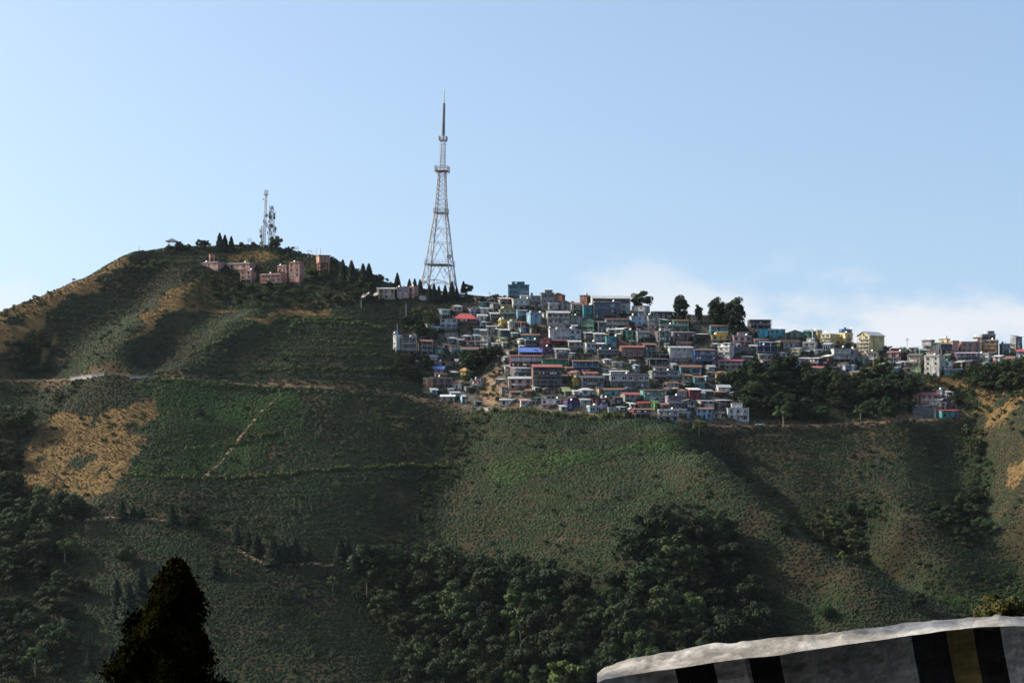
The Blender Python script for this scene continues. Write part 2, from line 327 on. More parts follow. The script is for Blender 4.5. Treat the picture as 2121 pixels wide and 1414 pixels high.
GULLY = [[(1640, 1070), (1720, 1020), (1820, 1040), (1830, 1090), (1760, 1110), (1830, 1190), (1780, 1180), (1690, 1120)], [(1990, 880), (2035, 870), (2045, 1000), (2040, 1150), (1950, 1100), (1920, 1080), (2000, 1040)],
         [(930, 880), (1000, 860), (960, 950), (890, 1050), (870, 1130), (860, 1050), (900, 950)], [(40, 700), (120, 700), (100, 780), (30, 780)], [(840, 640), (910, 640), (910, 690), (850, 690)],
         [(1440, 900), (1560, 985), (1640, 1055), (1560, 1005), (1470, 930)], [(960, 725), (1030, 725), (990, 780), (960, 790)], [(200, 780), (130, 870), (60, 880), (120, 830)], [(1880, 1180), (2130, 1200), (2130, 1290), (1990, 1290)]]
def region(polys, u, v): 
    r = np.zeros(np.shape(u), bool)
    for p in polys: r |= inpoly(u, v, p)
    return r
def uv_of(x, y, z): return UC + FPX * x / np.maximum(y, 1.0), VH - FPX * z / np.maximum(y, 1.0)
def masks(x, y, z):
    u, v = uv_of(x, y, z); ju = u + fbm(x, y, 20, 21, 5) * 60; jv = v + fbm(x, y, 20, 31, 5) * 40; pat = fbm(x, y, 12, 121, 4)
    far = (y > 690)
    ku, kv = u + (ju - u) * .35, v + (jv - v) * .35
    return {'dry': region(DRY, ju, jv) & far & (pat > -0.38), 'bright': region(BRIGHT, ju, jv) & far, 'soil': region(SOIL, ju, jv) & far,
            'town': region(TOWN, ku, kv) & far, 'wood': region(WOOD, ku, kv) & far, 'gully': region(GULLY, ju, jv) & far}
_mk = masks(_gx, _gy, GZ)

def mat_ground():
    m, nt, b = nodes_of('hillside_ground')
    def at(n): a = N(nt, 'ShaderNodeAttribute'); a.attribute_name = n; return a.outputs['Fac']
    soil = noise_ramp(nt, 0.12, (0.026, 0.020, 0.013), (0.064, 0.044, 0.026), 'Object', 5.0)
    grassy = noise_ramp(nt, 0.35, (0.012, 0.020, 0.008), (0.034, 0.040, 0.016), 'Object', 5.0)
    col = mul(nt, soil, grassy, 'MIX', noise_ramp(nt, 0.06, (0, 0, 0), (1, 1, 1), 'Object', 5.0, None, 0.65, 0.42, 0.58))
    dry = noise_ramp(nt, 0.22, (0.070, 0.052, 0.022), (0.155, 0.100, 0.044), 'Object', 5.0, (1, 1, 1), 0.62, 0.3, 0.66)
    town = noise_ramp(nt, 0.30, (0.030, 0.030, 0.026), (0.11, 0.10, 0.085), 'Object', 5.0)
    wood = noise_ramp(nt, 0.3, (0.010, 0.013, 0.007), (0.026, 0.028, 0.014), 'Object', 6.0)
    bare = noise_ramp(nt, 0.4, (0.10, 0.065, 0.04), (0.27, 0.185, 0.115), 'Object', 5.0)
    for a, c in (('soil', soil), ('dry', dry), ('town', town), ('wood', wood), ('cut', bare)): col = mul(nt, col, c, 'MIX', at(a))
    nt.links.new(col, b.inputs['Base Color']); b.inputs['Roughness'].default_value = 0.95; b.inputs['Specular IOR Level'].default_value = 0.1
    n = N(nt, 'ShaderNodeTexNoise'); n.inputs['Scale'].default_value = 0.9; n.inputs['Detail'].default_value = 6.0
    t = N(nt, 'ShaderNodeTexCoord'); nt.links.new(t.outputs['Object'], n.inputs['Vector'])
    bp = N(nt, 'ShaderNodeBump'); bp.inputs['Strength'].default_value = 0.9; bp.inputs['Distance'].default_value = 0.5
    nt.links.new(n.outputs[0], bp.inputs['Height']); nt.links.new(bp.outputs[0], b.inputs['Normal'])
    return m
ny, nx = _gx.shape
_vid = np.arange(ny * nx).reshape(ny, nx)
_quads = np.stack([_vid[:-1, :-1], _vid[:-1, 1:], _vid[1:, 1:], _vid[1:, :-1]], -1).reshape(-1, 4)
me = bpy.data.meshes.new('hillside')
me.vertices.add(ny * nx); me.vertices.foreach_set('co', np.stack([_gx, _gy, GZ], -1).ravel())
me.loops.add(len(_quads) * 4); me.loops.foreach_set('vertex_index', _quads.ravel().astype(np.int32))
me.polygons.add(len(_quads)); me.polygons.foreach_set('loop_start', np.arange(0, len(_quads) * 4, 4, dtype=np.int32))
me.polygons.foreach_set('use_smooth', np.ones(len(_quads), bool)); me.update(calc_edges=True)
_cut = np.zeros(_gx.shape); _cut[_m] = np.where((_d > 1.5) & (_d < 5.0), 1.0 - 0.5 * np.abs(_d - 3.0) / 2.0, 0) * (0.35 + 0.65 * (fbm(_gx[_m], _gy[_m], 25, 77) > -0.1))
_pu, _pv = uv_of(_gx, _gy, GZ); _cut = np.maximum(_cut, region([[(992, 790), (1012, 768), (1034, 762), (1038, 800), (1036, 842), (1006, 846), (996, 820)]], _pu, _pv) * 1.0)
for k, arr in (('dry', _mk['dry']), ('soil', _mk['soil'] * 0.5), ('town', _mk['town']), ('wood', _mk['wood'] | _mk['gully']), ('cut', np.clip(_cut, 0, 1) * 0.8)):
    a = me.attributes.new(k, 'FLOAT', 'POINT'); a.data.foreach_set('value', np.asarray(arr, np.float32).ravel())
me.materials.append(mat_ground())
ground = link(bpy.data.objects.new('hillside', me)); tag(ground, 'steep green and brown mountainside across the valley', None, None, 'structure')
# the road surface itself
mb = MB(); n = len(road_line); _dir = np.gradient(road_line[:, :2], axis=0); _dir /= np.linalg.norm(_dir, axis=1)[:, None]
for k in range(n):
    nx_, ny_ = -_dir[k, 1], _dir[k, 0]
    for s in (-2.4, 2.4): mb.v.append((road_line[k, 0] + nx_ * s, road_line[k, 1] + ny_ * s, road_line[k, 2] + 0.12))
for k in range(n - 1): mb.f.append((2 * k, 2 * k + 2, 2 * k + 3, 2 * k + 1)); mb.m.append(0)
M_ASPHALT = mat_plain('asphalt', (0.06, 0.058, 0.055), 0.9, 0.3, 0.6)
tag(mb.build('road', M_ASPHALT), 'narrow hill road cut along the slope below the town', None, None, 'structure')
# ---------------------------------------------------------------- vegetation
def mat_leaf(name, lo, hi, rnd=0.35, scale=0.6, inst=False, hue=0.02, rough=0.75):
    m, nt, b = nodes_of(name)
    col = noise_ramp(nt, scale, lo, hi, 'Object', 3.0)
    hs = N(nt, 'ShaderNodeHueSaturation'); mr = N(nt, 'ShaderNodeMapRange'); mh = N(nt, 'ShaderNodeMapRange')
    mr.inputs[3].default_value = 1 - rnd; mr.inputs[4].default_value = 1 + rnd
    mh.inputs[3].default_value = 0.5 - hue; mh.inputs[4].default_value = 0.5 + hue
    if inst:
        at = N(nt, 'ShaderNodeAttribute', attribute_type='INSTANCER'); at.attribute_name = 'tint'; src = at.outputs['Fac']
    else:
        src = N(nt, 'ShaderNodeObjectInfo').outputs['Random']
    w = N(nt, 'ShaderNodeMath', operation='FRACT'); wm = N(nt, 'ShaderNodeMath', operation='MULTIPLY'); wm.inputs[1].default_value = 7.31
    nt.links.new(src, wm.inputs[0]); nt.links.new(wm.outputs[0], w.inputs[0])
    nt.links.new(src, mr.inputs[0]); nt.links.new(w.outputs[0], mh.inputs[0])
    nt.links.new(mr.outputs[0], hs.inputs['Value']); nt.links.new(mh.outputs[0], hs.inputs['Hue']); nt.links.new(col, hs.inputs['Color'])
    nt.links.new(hs.outputs[0], b.inputs['Base Color']); b.inputs['Roughness'].default_value = rough; b.inputs['Specular IOR Level'].default_value = 0.18
    return m
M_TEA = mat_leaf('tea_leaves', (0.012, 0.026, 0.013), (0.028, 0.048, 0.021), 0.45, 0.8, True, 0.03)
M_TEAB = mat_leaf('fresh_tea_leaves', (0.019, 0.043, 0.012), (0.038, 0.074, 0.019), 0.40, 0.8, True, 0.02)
M_SCRUB = mat_leaf('scrub_leaves', (0.018, 0.036, 0.012), (0.056, 0.085, 0.025), 0.5, 0.9, True, 0.035)
M_DRY = mat_leaf('dry_grass', (0.085, 0.062, 0.024), (0.205, 0.135, 0.056), 0.5, 0.9, True, 0.015)
M_LEAF = mat_leaf('broad_leaves', (0.010, 0.022, 0.008), (0.036, 0.058, 0.018), 0.6, 0.35, False, 0.035)
M_LEAFP = mat_leaf('pale_leaves', (0.035, 0.062, 0.018), (0.095, 0.125, 0.034), 0.35, 0.35, False, 0.03)
M_HEDGE = mat_leaf('hedge_leaves', (0.038, 0.066, 0.018), (0.095, 0.125, 0.036), 0.3, 0.5, False, 0.02)
M_CON = mat_leaf('conifer_needles', (0.010, 0.022, 0.014), (0.026, 0.042, 0.022), 0.35, 0.5, False, 0.02)
M_BARK = mat_plain('bark', (0.075, 0.055, 0.042), 0.95, 0.4, 2.0)
M_BARKP = mat_plain('pale_bark', (0.24, 0.21, 0.18), 0.95, 0.3, 2.0)

def leaf_mesh(name, pos, nor, size, mat, aspect=1.0, rng=RNG):
    """one mesh of many small leaf faces at pos, facing about nor"""
    n = len(pos); nor = nor / np.maximum(np.linalg.norm(nor, axis=1), 1e-6)[:, None]
    ref = rng.normal(size=(n, 3)); t = np.cross(nor, ref); t /= np.maximum(np.linalg.norm(t, axis=1), 1e-6)[:, None]; b = np.cross(nor, t)
    s = (np.asarray(size) * (0.65 + 0.7 * rng.random(n)))[:, None] * 0.5
    bend = nor * s * 0.25
    v = np.stack([pos - t * s - b * s * aspect, pos + t * s - b * s * aspect * 0.7 + bend, pos + t * s * 0.8 + b * s * aspect, pos - t * s * 0.7 + b * s * aspect * 0.9 - bend], 1).reshape(-1, 3)
    me = bpy.data.meshes.new(name); me.vertices.add(4 * n); me.vertices.foreach_set('co', v.ravel())
    me.loops.add(4 * n); me.loops.foreach_set('vertex_index', np.arange(4 * n, dtype=np.int32))
    me.polygons.add(n); me.polygons.foreach_set('loop_start', np.arange(0, 4 * n, 4, dtype=np.int32)); me.update(calc_edges=True)
    me.materials.append(mat); return me
def rdir(n, rng, up=0.0):
    d = rng.normal(size=(n, 3)); d[:, 2] += up; return d / np.linalg.norm(d, axis=1)[:, None]
def crown_pts(rng, rx, rz, zc, nclump, nleaf, cr=(0.26, 0.42), low=-0.55, gaps=0.0):
    P_, N_ = [], []; per = nleaf // nclump
    for k in range(nclump):
        d = rdir(1, rng)[0]; d[2] = max(d[2], low) if d[2] < low else d[2]
        f = 0.45 + 0.5 * rng.random() ** 0.6
        c = np.array([d[0] * rx * f, d[1] * rx * f, zc + d[2] * rz * f]); r = rx * rng.uniform(*cr)
        q = rdir(per, rng, 0.35); rad = r * (0.72 + 0.36 * rng.random(per))
        P_.append(c + q * rad[:, None] * np.array([1, 1, 0.8])); N_.append(q + rng.normal(size=q.shape) * 0.45)
    return np.concatenate(P_), np.concatenate(N_)
def trunk_mesh(name, rng, h, r, spread, mat, limbs=5):
    mb = MB(); z0 = -0.12; pts = [(0, 0, z0), (rng.uniform(-.015, .015), rng.uniform(-.015, .015), h * 0.4), (rng.uniform(-.03, .03), rng.uniform(-.03, .03), h)]
    for a, b_, ra, rb in ((pts[0], pts[1], r * 1.25, r), (pts[1], pts[2], r, r * 0.5)): mb.bar(a, b_, ra, 0, rb, 6)
    for k in range(limbs):
        a = rng.uniform(0, 6.283); zz = h * rng.uniform(0.45, 0.95); l = spread * rng.uniform(0.5, 0.9)
        mb.bar((0, 0, zz), (math.cos(a) * l, math.sin(a) * l, zz + l * rng.uniform(0.5, 1.1)), r * 0.45, 0, r * 0.12, 5)
    return mb.mesh(name, mat)
# unit trees (height about 1), scaled when placed
TREES = {}
def add_kind(key, crown, trunk): TREES.setdefault(key, []).append((crown, trunk))
for k in range(6):
    g = np.random.default_rng(100 + k); rx = g.uniform(0.34, 0.44)
    p, n_ = crown_pts(g, rx, g.uniform(0.34, 0.40), 0.62, int(g.integers(22, 34)), 4600, (0.24, 0.40))
    add_kind('broad', leaf_mesh('crown', p, n_, 0.034, M_LEAF), trunk_mesh('trunk', g, 0.62, 0.026, rx, M_BARK))
for k in range(3):
    g = np.random.default_rng(130 + k); rx = g.uniform(0.30, 0.40)
    p, n_ = crown_pts(g, rx, 0.34, 0.64, 16, 2600, (0.22, 0.36))
    add_kind('pale', leaf_mesh('crown', p, n_, 0.036, M_LEAFP), trunk_mesh('trunk', g, 0.62, 0.02, rx, M_BARKP))
for k in range(3):   # spire conifers
    g = np.random.default_rng(150 + k); n = 3400; z = 0.05 + 0.95 * g.random(n) ** 1.25; th = g.random(n) * 6.283
    R = 0.185 * np.clip(1.02 - z, 0, 1) ** 0.72 * (0.86 + 0.2 * np.sin(th * (3 + k) + z * 23)) * (0.62 + 0.4 * g.random(n) ** 0.4)
    p = np.stack([np.cos(th) * R, np.sin(th) * R, z - 0.05 * R / 0.18], 1); q = np.stack([np.cos(th), np.sin(th), np.full(n, 0.5)], 1) + g.normal(size=(n, 3)) * 0.4
    add_kind('spire', leaf_mesh('crown', p, q, 0.036, M_CON, 1.2), trunk_mesh('trunk', g, 0.9, 0.018, 0.1, M_BARK, 0))
for k in range(3):   # tall ragged cedars of the skyline
    g = np.random.default_rng(170 + k)
    p, n_ = crown_pts(g, 0.21, 0.50, 0.50, 56, 6200, (0.34, 0.60), -1.0)
    add_kind('cedar', leaf_mesh('crown', p, n_, 0.030, M_CON), trunk_mesh('trunk', g, 0.9, 0.02, 0.12, M_BARK, 7))
for k in range(2):   # slender thin-crowned trees
    g = np.random.default_rng(190 + k)
    p, n_ = crown_pts(g, 0.26, 0.2, 0.78, 9, 1000, (0.30, 0.5))
    add_kind('thin', leaf_mesh('crown', p, n_, 0.034, M_LEAF), trunk_mesh('trunk', g, 0.75, 0.016, 0.2, M_BARKP, 6))
for k in range(1):
    g = np.random.default_rng(210)
    p, n_ = crown_pts(g, 0.30, 0.20, 0.78, 16, 1500, (0.10, 0.19))
    add_kind('sparse', leaf_mesh('crown', p, n_, 0.022, M_LEAF), trunk_mesh('trunk', g, 0.75, 0.012, 0.2, M_BARKP, 8))
def tree(kind, loc, h, name, label, group=None, wide=1.0, var=None, cat='tree'):
    lst = TREES[kind]; c, t = lst[(var if var is not None else random.randrange(99)) % len(lst)]
    o = empty(name, loc, random.uniform(0, 6.283)); o.scale = (h * wide, h * wide, h)
    tag(o, label, cat, group)
    link(bpy.data.objects.new('trunk', t), o); link(bpy.data.objects.new('crown', c), o); return o

# ---- scattered ground cover: one object each, spread by geometry nodes over a cloud of points
def scatter(name, pts, scl, tint, proto, label, rot=None):
    me = bpy.data.meshes.new(name); n = len(pts); me.vertices.add(n); me.vertices.foreach_set('co', np.asarray(pts, np.float32).ravel())
    for k, arr in (('scl', scl), ('tint', tint), ('rot', RNG.random(n) * 6.283 if rot is None else rot)):
        a = me.attributes.new(k, 'FLOAT', 'POINT'); a.data.foreach_set('value', np.asarray(arr, np.float32))
    o = link(bpy.data.objects.new(name, me)); tag(o, label, None, None, 'stuff')
    ng = bpy.data.node_groups.new(name + '_spread', 'GeometryNodeTree')
    ng.interface.new_socket('Geometry', in_out='INPUT', socket_type='NodeSocketGeometry'); ng.interface.new_socket('Geometry', in_out='OUTPUT', socket_type='NodeSocketGeometry')
    gi = ng.nodes.new('NodeGroupInput'); go = ng.nodes.new('NodeGroupOutput'); ip = ng.nodes.new('GeometryNodeInstanceOnPoints')
    oi = ng.nodes.new('GeometryNodeObjectInfo'); oi.inputs['Object'].default_value = proto; oi.inputs['As Instance'].default_value = True
    def na(nm): a = ng.nodes.new('GeometryNodeInputNamedAttribute'); a.data_type = 'FLOAT'; a.inputs[0].default_value = nm; return a.outputs[0]
    cx = ng.nodes.new('ShaderNodeCombineXYZ'); ng.links.new(na('rot'), cx.inputs[2])
    ng.links.new(gi.outputs[0], ip.inputs['Points']); ng.links.new(oi.outputs['Geometry'], ip.inputs['Instance'])
    ng.links.new(cx.outputs[0], ip.inputs['Rotation']); ng.links.new(na('scl'), ip.inputs['Scale']); ng.links.new(ip.outputs[0], go.inputs[0])
    md = o.modifiers.new('spread', 'NODES'); md.node_group = ng; return o
def proto_obj(name, me): return bpy.data.objects.new(name, me)     # never linked: only its mesh is spread
def bush_proto(name, mat, sub=2, flat=0.75, jit=0.22, seed=1):
    bm = bmesh.new(); bmesh.ops.create_icosphere(bm, subdivisions=sub, radius=1.0); g = random.Random(seed)
    for v in bm.verts:
        v.co *= 1 + g.uniform(-jit, jit); v.co.x *= 1.35; v.co.z = v.co.z * flat + 0.3
    me = bpy.data.meshes.new(name); bm.to_mesh(me); bm.free(); me.materials.append(mat); return proto_obj(name, me)
def tuft_proto(name, mat, n=26, seed=3):
    g = random.Random(seed); mb = MB()
    for k in range(n):
        a = g.uniform(0, 6.283); r = g.uniform(0, 0.6); x, y = math.cos(a) * r, math.sin(a) * r; h = g.uniform(0.5, 1.1); b = g.uniform(0, 6.283); w = 0.09
        lx, ly = math.cos(b) * 0.4, math.sin(b) * 0.4
        mb.add([(x - w * math.sin(b), y + w * math.cos(b), -0.1), (x + w * math.sin(b), y - w * math.cos(b), -0.1), (x + lx, y + ly, h)], [(0, 1, 2)])
    return proto_obj(name, mb.mesh(name, mat))
def shrub_proto(name, mat, seed, n=150, leaf=0.26):
    g = np.random.default_rng(seed); p, q = crown_pts(g, 0.95, 0.75, 0.55, 8, n, (0.35, 0.6), -0.3)
    return proto_obj(name, leaf_mesh(name, p, q, leaf, mat))
def field(step, seed, pred, x0=-312, x1=312, y0=742, y1=1118, contour=None):
    """jittered points over the slope, drawn onto contour rows where asked, kept where pred(masks, u, v, x, y) holds"""
    g = np.random.default_rng(seed); xs = np.arange(x0, x1, step); ys = np.arange(y0, y1, step * (0.82 if contour else 1.0))
    x, y = np.meshgrid(xs, ys); x = (x + g.uniform(-.5, .5, x.shape) * step).ravel(); y = (y + g.uniform(-.5, .5, y.shape) * step).ravel()
    if contour:
        z = Z(x, y); e = 1.5; gx_, gy_ = (Z(x + e, y) - Z(x - e, y)) / (2 * e), (Z(x, y + e) - Z(x, y - e)) / (2 * e); g2 = np.maximum(gx_ ** 2 + gy_ ** 2, 0.08)
        tz = (np.round(z / contour) - z + g.normal(size=z.shape) * contour * 0.07); k = np.clip(tz / g2, -1.6, 1.6); x = x + gx_ * k; y = y + gy_ * k
    z = Z(x, y); u, v = uv_of(x, y, z); ok = (u > -50) & (u < 2170) & (v < 1455) & (v > 480)
    x, y, z, u, v = x[ok], y[ok], z[ok], u[ok], v[ok]
    keep = pred(masks(x, y, z), u, v, x, y, g)
    if contour:
        e = 2.0; gr = ((Z(x + e, y) - Z(x - e, y)) ** 2 + (Z(x, y + e) - Z(x, y - e)) ** 2) / (4 * e * e); keep &= g.random(x.shape) < np.sqrt(1 + gr) / 1.22 * 0.78
    return np.stack([x, y, z], 1)[keep]
def patchy(x, y, s, seed): return fbm(x, y, s, seed)
_rx, _ry = road_line[:, 0], road_line[:, 1]
def off_road(x, y, r=3.2):
    ok = np.ones(x.shape, bool); order = np.argsort(_rx); yi = np.interp(x, _rx[order], _ry[order]); near = np.abs(y - yi) < 30
    d, _ = road_dist(x[near], y[near]); ok[near] = d > r; return ok
def tea_pred(m, u, v, x, y, g):
    p = ~(m['dry'] | m['town'] | m['bright']); thin = np.where(m['soil'], 0.86, 0.97) - np.clip(patchy(x, y, 16, 41) - 0.2, 0, 1) * 1.5; thin = np.where(m['wood'] | m['gully'], .4, thin)
    z = Z(x, y); zt = z + fbm(x, y, 60, 401, 2) * 1.6; up = (v < 800) & (u < 900); path = np.where(up, (zt % 3.1) < .62, (zt % 9.3) < .55); vert = (np.abs((u + .55 * v + fbm(x, y, 30, 402) * 30) % 170 - 85) < 1.6) & (fbm(x, y, 50, 403) > 0)
    thin = np.where(path | vert, thin * .12, thin)
    return p & (g.random(x.shape) < thin) & off_road(x, y)
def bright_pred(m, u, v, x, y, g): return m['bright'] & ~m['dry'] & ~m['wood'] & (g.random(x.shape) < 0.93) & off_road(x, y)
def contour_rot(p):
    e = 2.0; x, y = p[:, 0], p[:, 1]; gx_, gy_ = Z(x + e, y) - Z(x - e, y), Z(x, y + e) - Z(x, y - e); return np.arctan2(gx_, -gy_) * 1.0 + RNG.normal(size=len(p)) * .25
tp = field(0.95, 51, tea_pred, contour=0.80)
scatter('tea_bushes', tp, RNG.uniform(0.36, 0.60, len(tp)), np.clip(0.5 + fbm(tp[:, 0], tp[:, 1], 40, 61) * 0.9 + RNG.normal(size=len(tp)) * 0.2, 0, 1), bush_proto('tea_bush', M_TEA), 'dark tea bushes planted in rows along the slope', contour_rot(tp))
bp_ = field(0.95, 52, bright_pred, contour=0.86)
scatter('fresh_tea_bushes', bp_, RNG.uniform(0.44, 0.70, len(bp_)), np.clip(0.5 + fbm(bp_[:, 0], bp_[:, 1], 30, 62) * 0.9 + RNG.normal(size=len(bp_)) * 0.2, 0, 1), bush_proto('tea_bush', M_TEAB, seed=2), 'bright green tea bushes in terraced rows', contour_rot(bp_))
def dry_pred(m, u, v, x, y, g): return (m['dry'] & (g.random(x.shape) < 0.72 + .5 * fbm(x, y, 9, 171)) | (m['soil'] & (g.random(x.shape) < 0.06))) & off_road(x, y)
dp = field(1.15, 53, dry_pred)
scatter('dry_grass', dp, RNG.uniform(0.4, 0.95, len(dp)), np.clip(.5 + fbm(dp[:, 0], dp[:, 1], 16, 181) * 1.2 + RNG.normal(size=len(dp)) * .15, 0, 1), tuft_proto('grass_tuft', M_DRY), 'dry golden grass on the sunny spurs')
def scrub_pred(m, u, v, x, y, g):
    p = np.full(x.shape, 0.032); p = np.where(m['gully'], 0.75, p); p = np.where(m['wood'], 0.4, p); p = np.where(m['town'], 0.34, p); p = np.where(m['dry'], 0.05, p)
    p = np.where(fbm(x, y, 26, 91) > 0.22, np.maximum(p, 0.16), p)
    p = np.where((v < 640) & (u < 760) & (v > 560) & (u > 380), 0.5, p); p = np.where((u > 1880) & (v < 870) & (v > 770), np.maximum(p, 0.4), p)
    return (g.random(x.shape) < p) & off_road(x, y, 4.5)
sp = field(2.3, 54, scrub_pred)
sp_ = sp
for k in range(3):
    s_ = sp_[k::3]
    scatter('scrub', s_, RNG.uniform(0.6, 1.7, len(s_)) , np.clip(0.45 + fbm(s_[:, 0], s_[:, 1], 35, 71) * 0.9 + RNG.normal(size=len(s_)) * 0.25, 0, 1), shrub_proto('shrub', M_SCRUB, 200 + k), 'wild green scrub filling gullies and gaps between fields')
# ---------------------------------------------------------------- houses
C = dict(white=(.72, .72, .70), offwhite=(.58, .56, .50), cream=(.62, .52, .33), yellow=(.70, .50, .07), ltyellow=(.74, .61, .25), grey=(.30, .32, .33), ltgrey=(.46, .48, .49),
         dkgrey=(.14, .15, .165), slate=(.07, .085, .10), blue=(.035, .13, .38), ltblue=(.22, .44, .62), cyan=(.04, .44, .56), teal=(.04, .30, .32), tealg=(.08, .36, .32), green=(.06, .36, .20),
         mint=(.34, .55, .44), lime=(.38, .68, .18), red=(.50, .045, .05), maroon=(.19, .04, .055), brick=(.36, .14, .09), salmon=(.58, .30, .235), pink=(.60, .38, .38), purple=(.19, .07, .26),
         magenta=(.52, .06, .20), brown=(.19, .12, .09), olive=(.33, .34, .13), tan=(.44, .34, .23), orange=(.66, .33, .11), navy=(.04, .06, .20), mauve=(.32, .25, .33), concrete=(.27, .265, .26),
         tin=(.42, .45, .47), rust=(.26, .12, .075), roofred=(.40, .09, .07), roofblue=(.06, .17, .62), roofgreen=(.16, .26, .20), white_tin=(.70, .71, .70), dktin=(.11, .12, .13), cyanroof=(.05, .36, .42))
for _k, _c in list(C.items()):
    _l = sum(_c) / 3; C[_k] = tuple(_x * .80 + _l * .20 for _x in _c)
M_GLASS, _nt, _b = nodes_of('window_glass'); _b.inputs['Base Color'].default_value = (.018, .024, .03, 1); _b.inputs['Roughness'].default_value = 0.18
M_CURT = mat_plain('curtained_glass', (.30, .32, .34), 0.5, 0.3, 0.9)
M_FRAMES = [mat_plain('frame_white', (.62, .62, .60)), mat_plain('frame_brown', (.13, .075, .05)), mat_plain('frame_blue', (.08, .18, .32)), mat_plain('frame_grey', (.24, .25, .26))]
M_SLAB = mat_plain('slab_concrete', (.34, .33, .32), 0.95, 0.35, 0.7); M_STONE = mat_plain('rubble_plinth', (.17, .155, .14), 0.95, 0.5, 1.4)
M_RAIL = [mat_plain('rail_white', (.60, .60, .58)), mat_plain('rail_dark', (.07, .07, .075)), mat_plain('rail_green', (.07, .24, .18)), mat_plain('rail_rust', (.26, .11, .07))]
M_STEEL = mat_plain('galvanised_steel', (.34, .34, .35), 0.55, 0.3, 0.5, 0.4); M_BLACKP = mat_plain('black_plastic', (.02, .02, .022), 0.4)
def window_mesh(fm, gm, bars):
    mb = MB(); t = 0.09
    mb.box(-.5, .5, -.05, 0.03, 0, t); mb.box(-.5, .5, -.05, .03, 1 - t, 1); mb.box(-.5, -.5 + t, -.05, .03, t, 1 - t); mb.box(.5 - t, .5, -.05, .03, t, 1 - t)
    for k in range(bars): x = -.5 + (k + 1) / (bars + 1); mb.box(x - .03, x + .03, -.045, .03, t, 1 - t)
    mb.box(-.62, .62, -.16, .03, -.07, -.002)
    return mb.mesh('window', fm)
_panes = {}
def pane_mesh(gm):
    if gm.name not in _panes:
        mb = MB(); mb.add([(-.45, -.02, .06), (.45, -.02, .06), (.45, -.02, .94), (-.45, -.02, .94)], [(0, 1, 2, 3)]); _panes[gm.name] = mb.mesh('pane', gm)
    return _panes[gm.name]
WIN = [window_mesh(f, M_GLASS, b_) for f in M_FRAMES for b_ in (1, 2)]
mbd = MB(); mbd.box(-.5, .5, -.06, .03, 0, 1); mbd.box(-.42, .42, -.09, -.061, .05, .94, 1)
DOOR = [mbd.mesh('door', [f, g_]) for f, g_ in ((M_FRAMES[0], M_FRAMES[1]), (M_FRAMES[1], M_FRAMES[2]), (M_FRAMES[3], M_FRAMES[1]), (M_FRAMES[1], M_GLASS))]
flat_roofs, balconies = [], []
HOUSES = []          # filled from the table
def add_window(root, x, y, z, w, h, rg, wm=None, curtained=0.25):  # last argument: share of windows given pale curtained panes
    o = bpy.data.objects.new('window', wm or rg.choice(WIN)); o.location = (x, y, z); o.scale = (w, 1, h); link(o, root)
    p = bpy.data.objects.new('pane', pane_mesh(M_CURT if rg.random() < curtained else M_GLASS)); link(p, o)
_posts = {}
def post_mesh(m):
    if m.name not in _posts:
        b_ = MB(); b_.box(-.11, .11, -.11, .11, 0, 1); _posts[m.name] = b_.mesh('post', m)
    return _posts[m.name]
def roof_gable(mb, x0, x1, y0, y1, z, rise, t=0.12):
    ym = (y0 + y1) / 2
    for a, b_ in (((y0, z), (ym, z + rise)), ((ym, z + rise), (y1, z))):
        mb.add([(x0, a[0], a[1]), (x1, a[0], a[1]), (x1, b_[0], b_[1]), (x0, b_[0], b_[1]), (x0, a[0], a[1] + t), (x1, a[0], a[1] + t), (x1, b_[0], b_[1] + t), (x0, b_[0], b_[1] + t)],
               [(0, 3, 2, 1), (4, 5, 6, 7), (0, 1, 5, 4), (1, 2, 6, 5), (2, 3, 7, 6), (3, 0, 4, 7)])
def roof_end(mb, x0, x1, y0, y1, z, rise, t=0.12):
    xm = (x0 + x1) / 2
    for a, b_ in (((x0, z), (xm, z + rise)), ((xm, z + rise), (x1, z))):
        mb.add([(a[0], y0, a[1]), (b_[0], y0, b_[1]), (b_[0], y1, b_[1]), (a[0], y1, a[1]), (a[0], y0, a[1] + t), (b_[0], y0, b_[1] + t), (b_[0], y1, b_[1] + t), (a[0], y1, a[1] + t)],
               [(0, 3, 2, 1), (4, 5, 6, 7), (0, 1, 5, 4), (1, 2, 6, 5), (2, 3, 7, 6), (3, 0, 4, 7)])
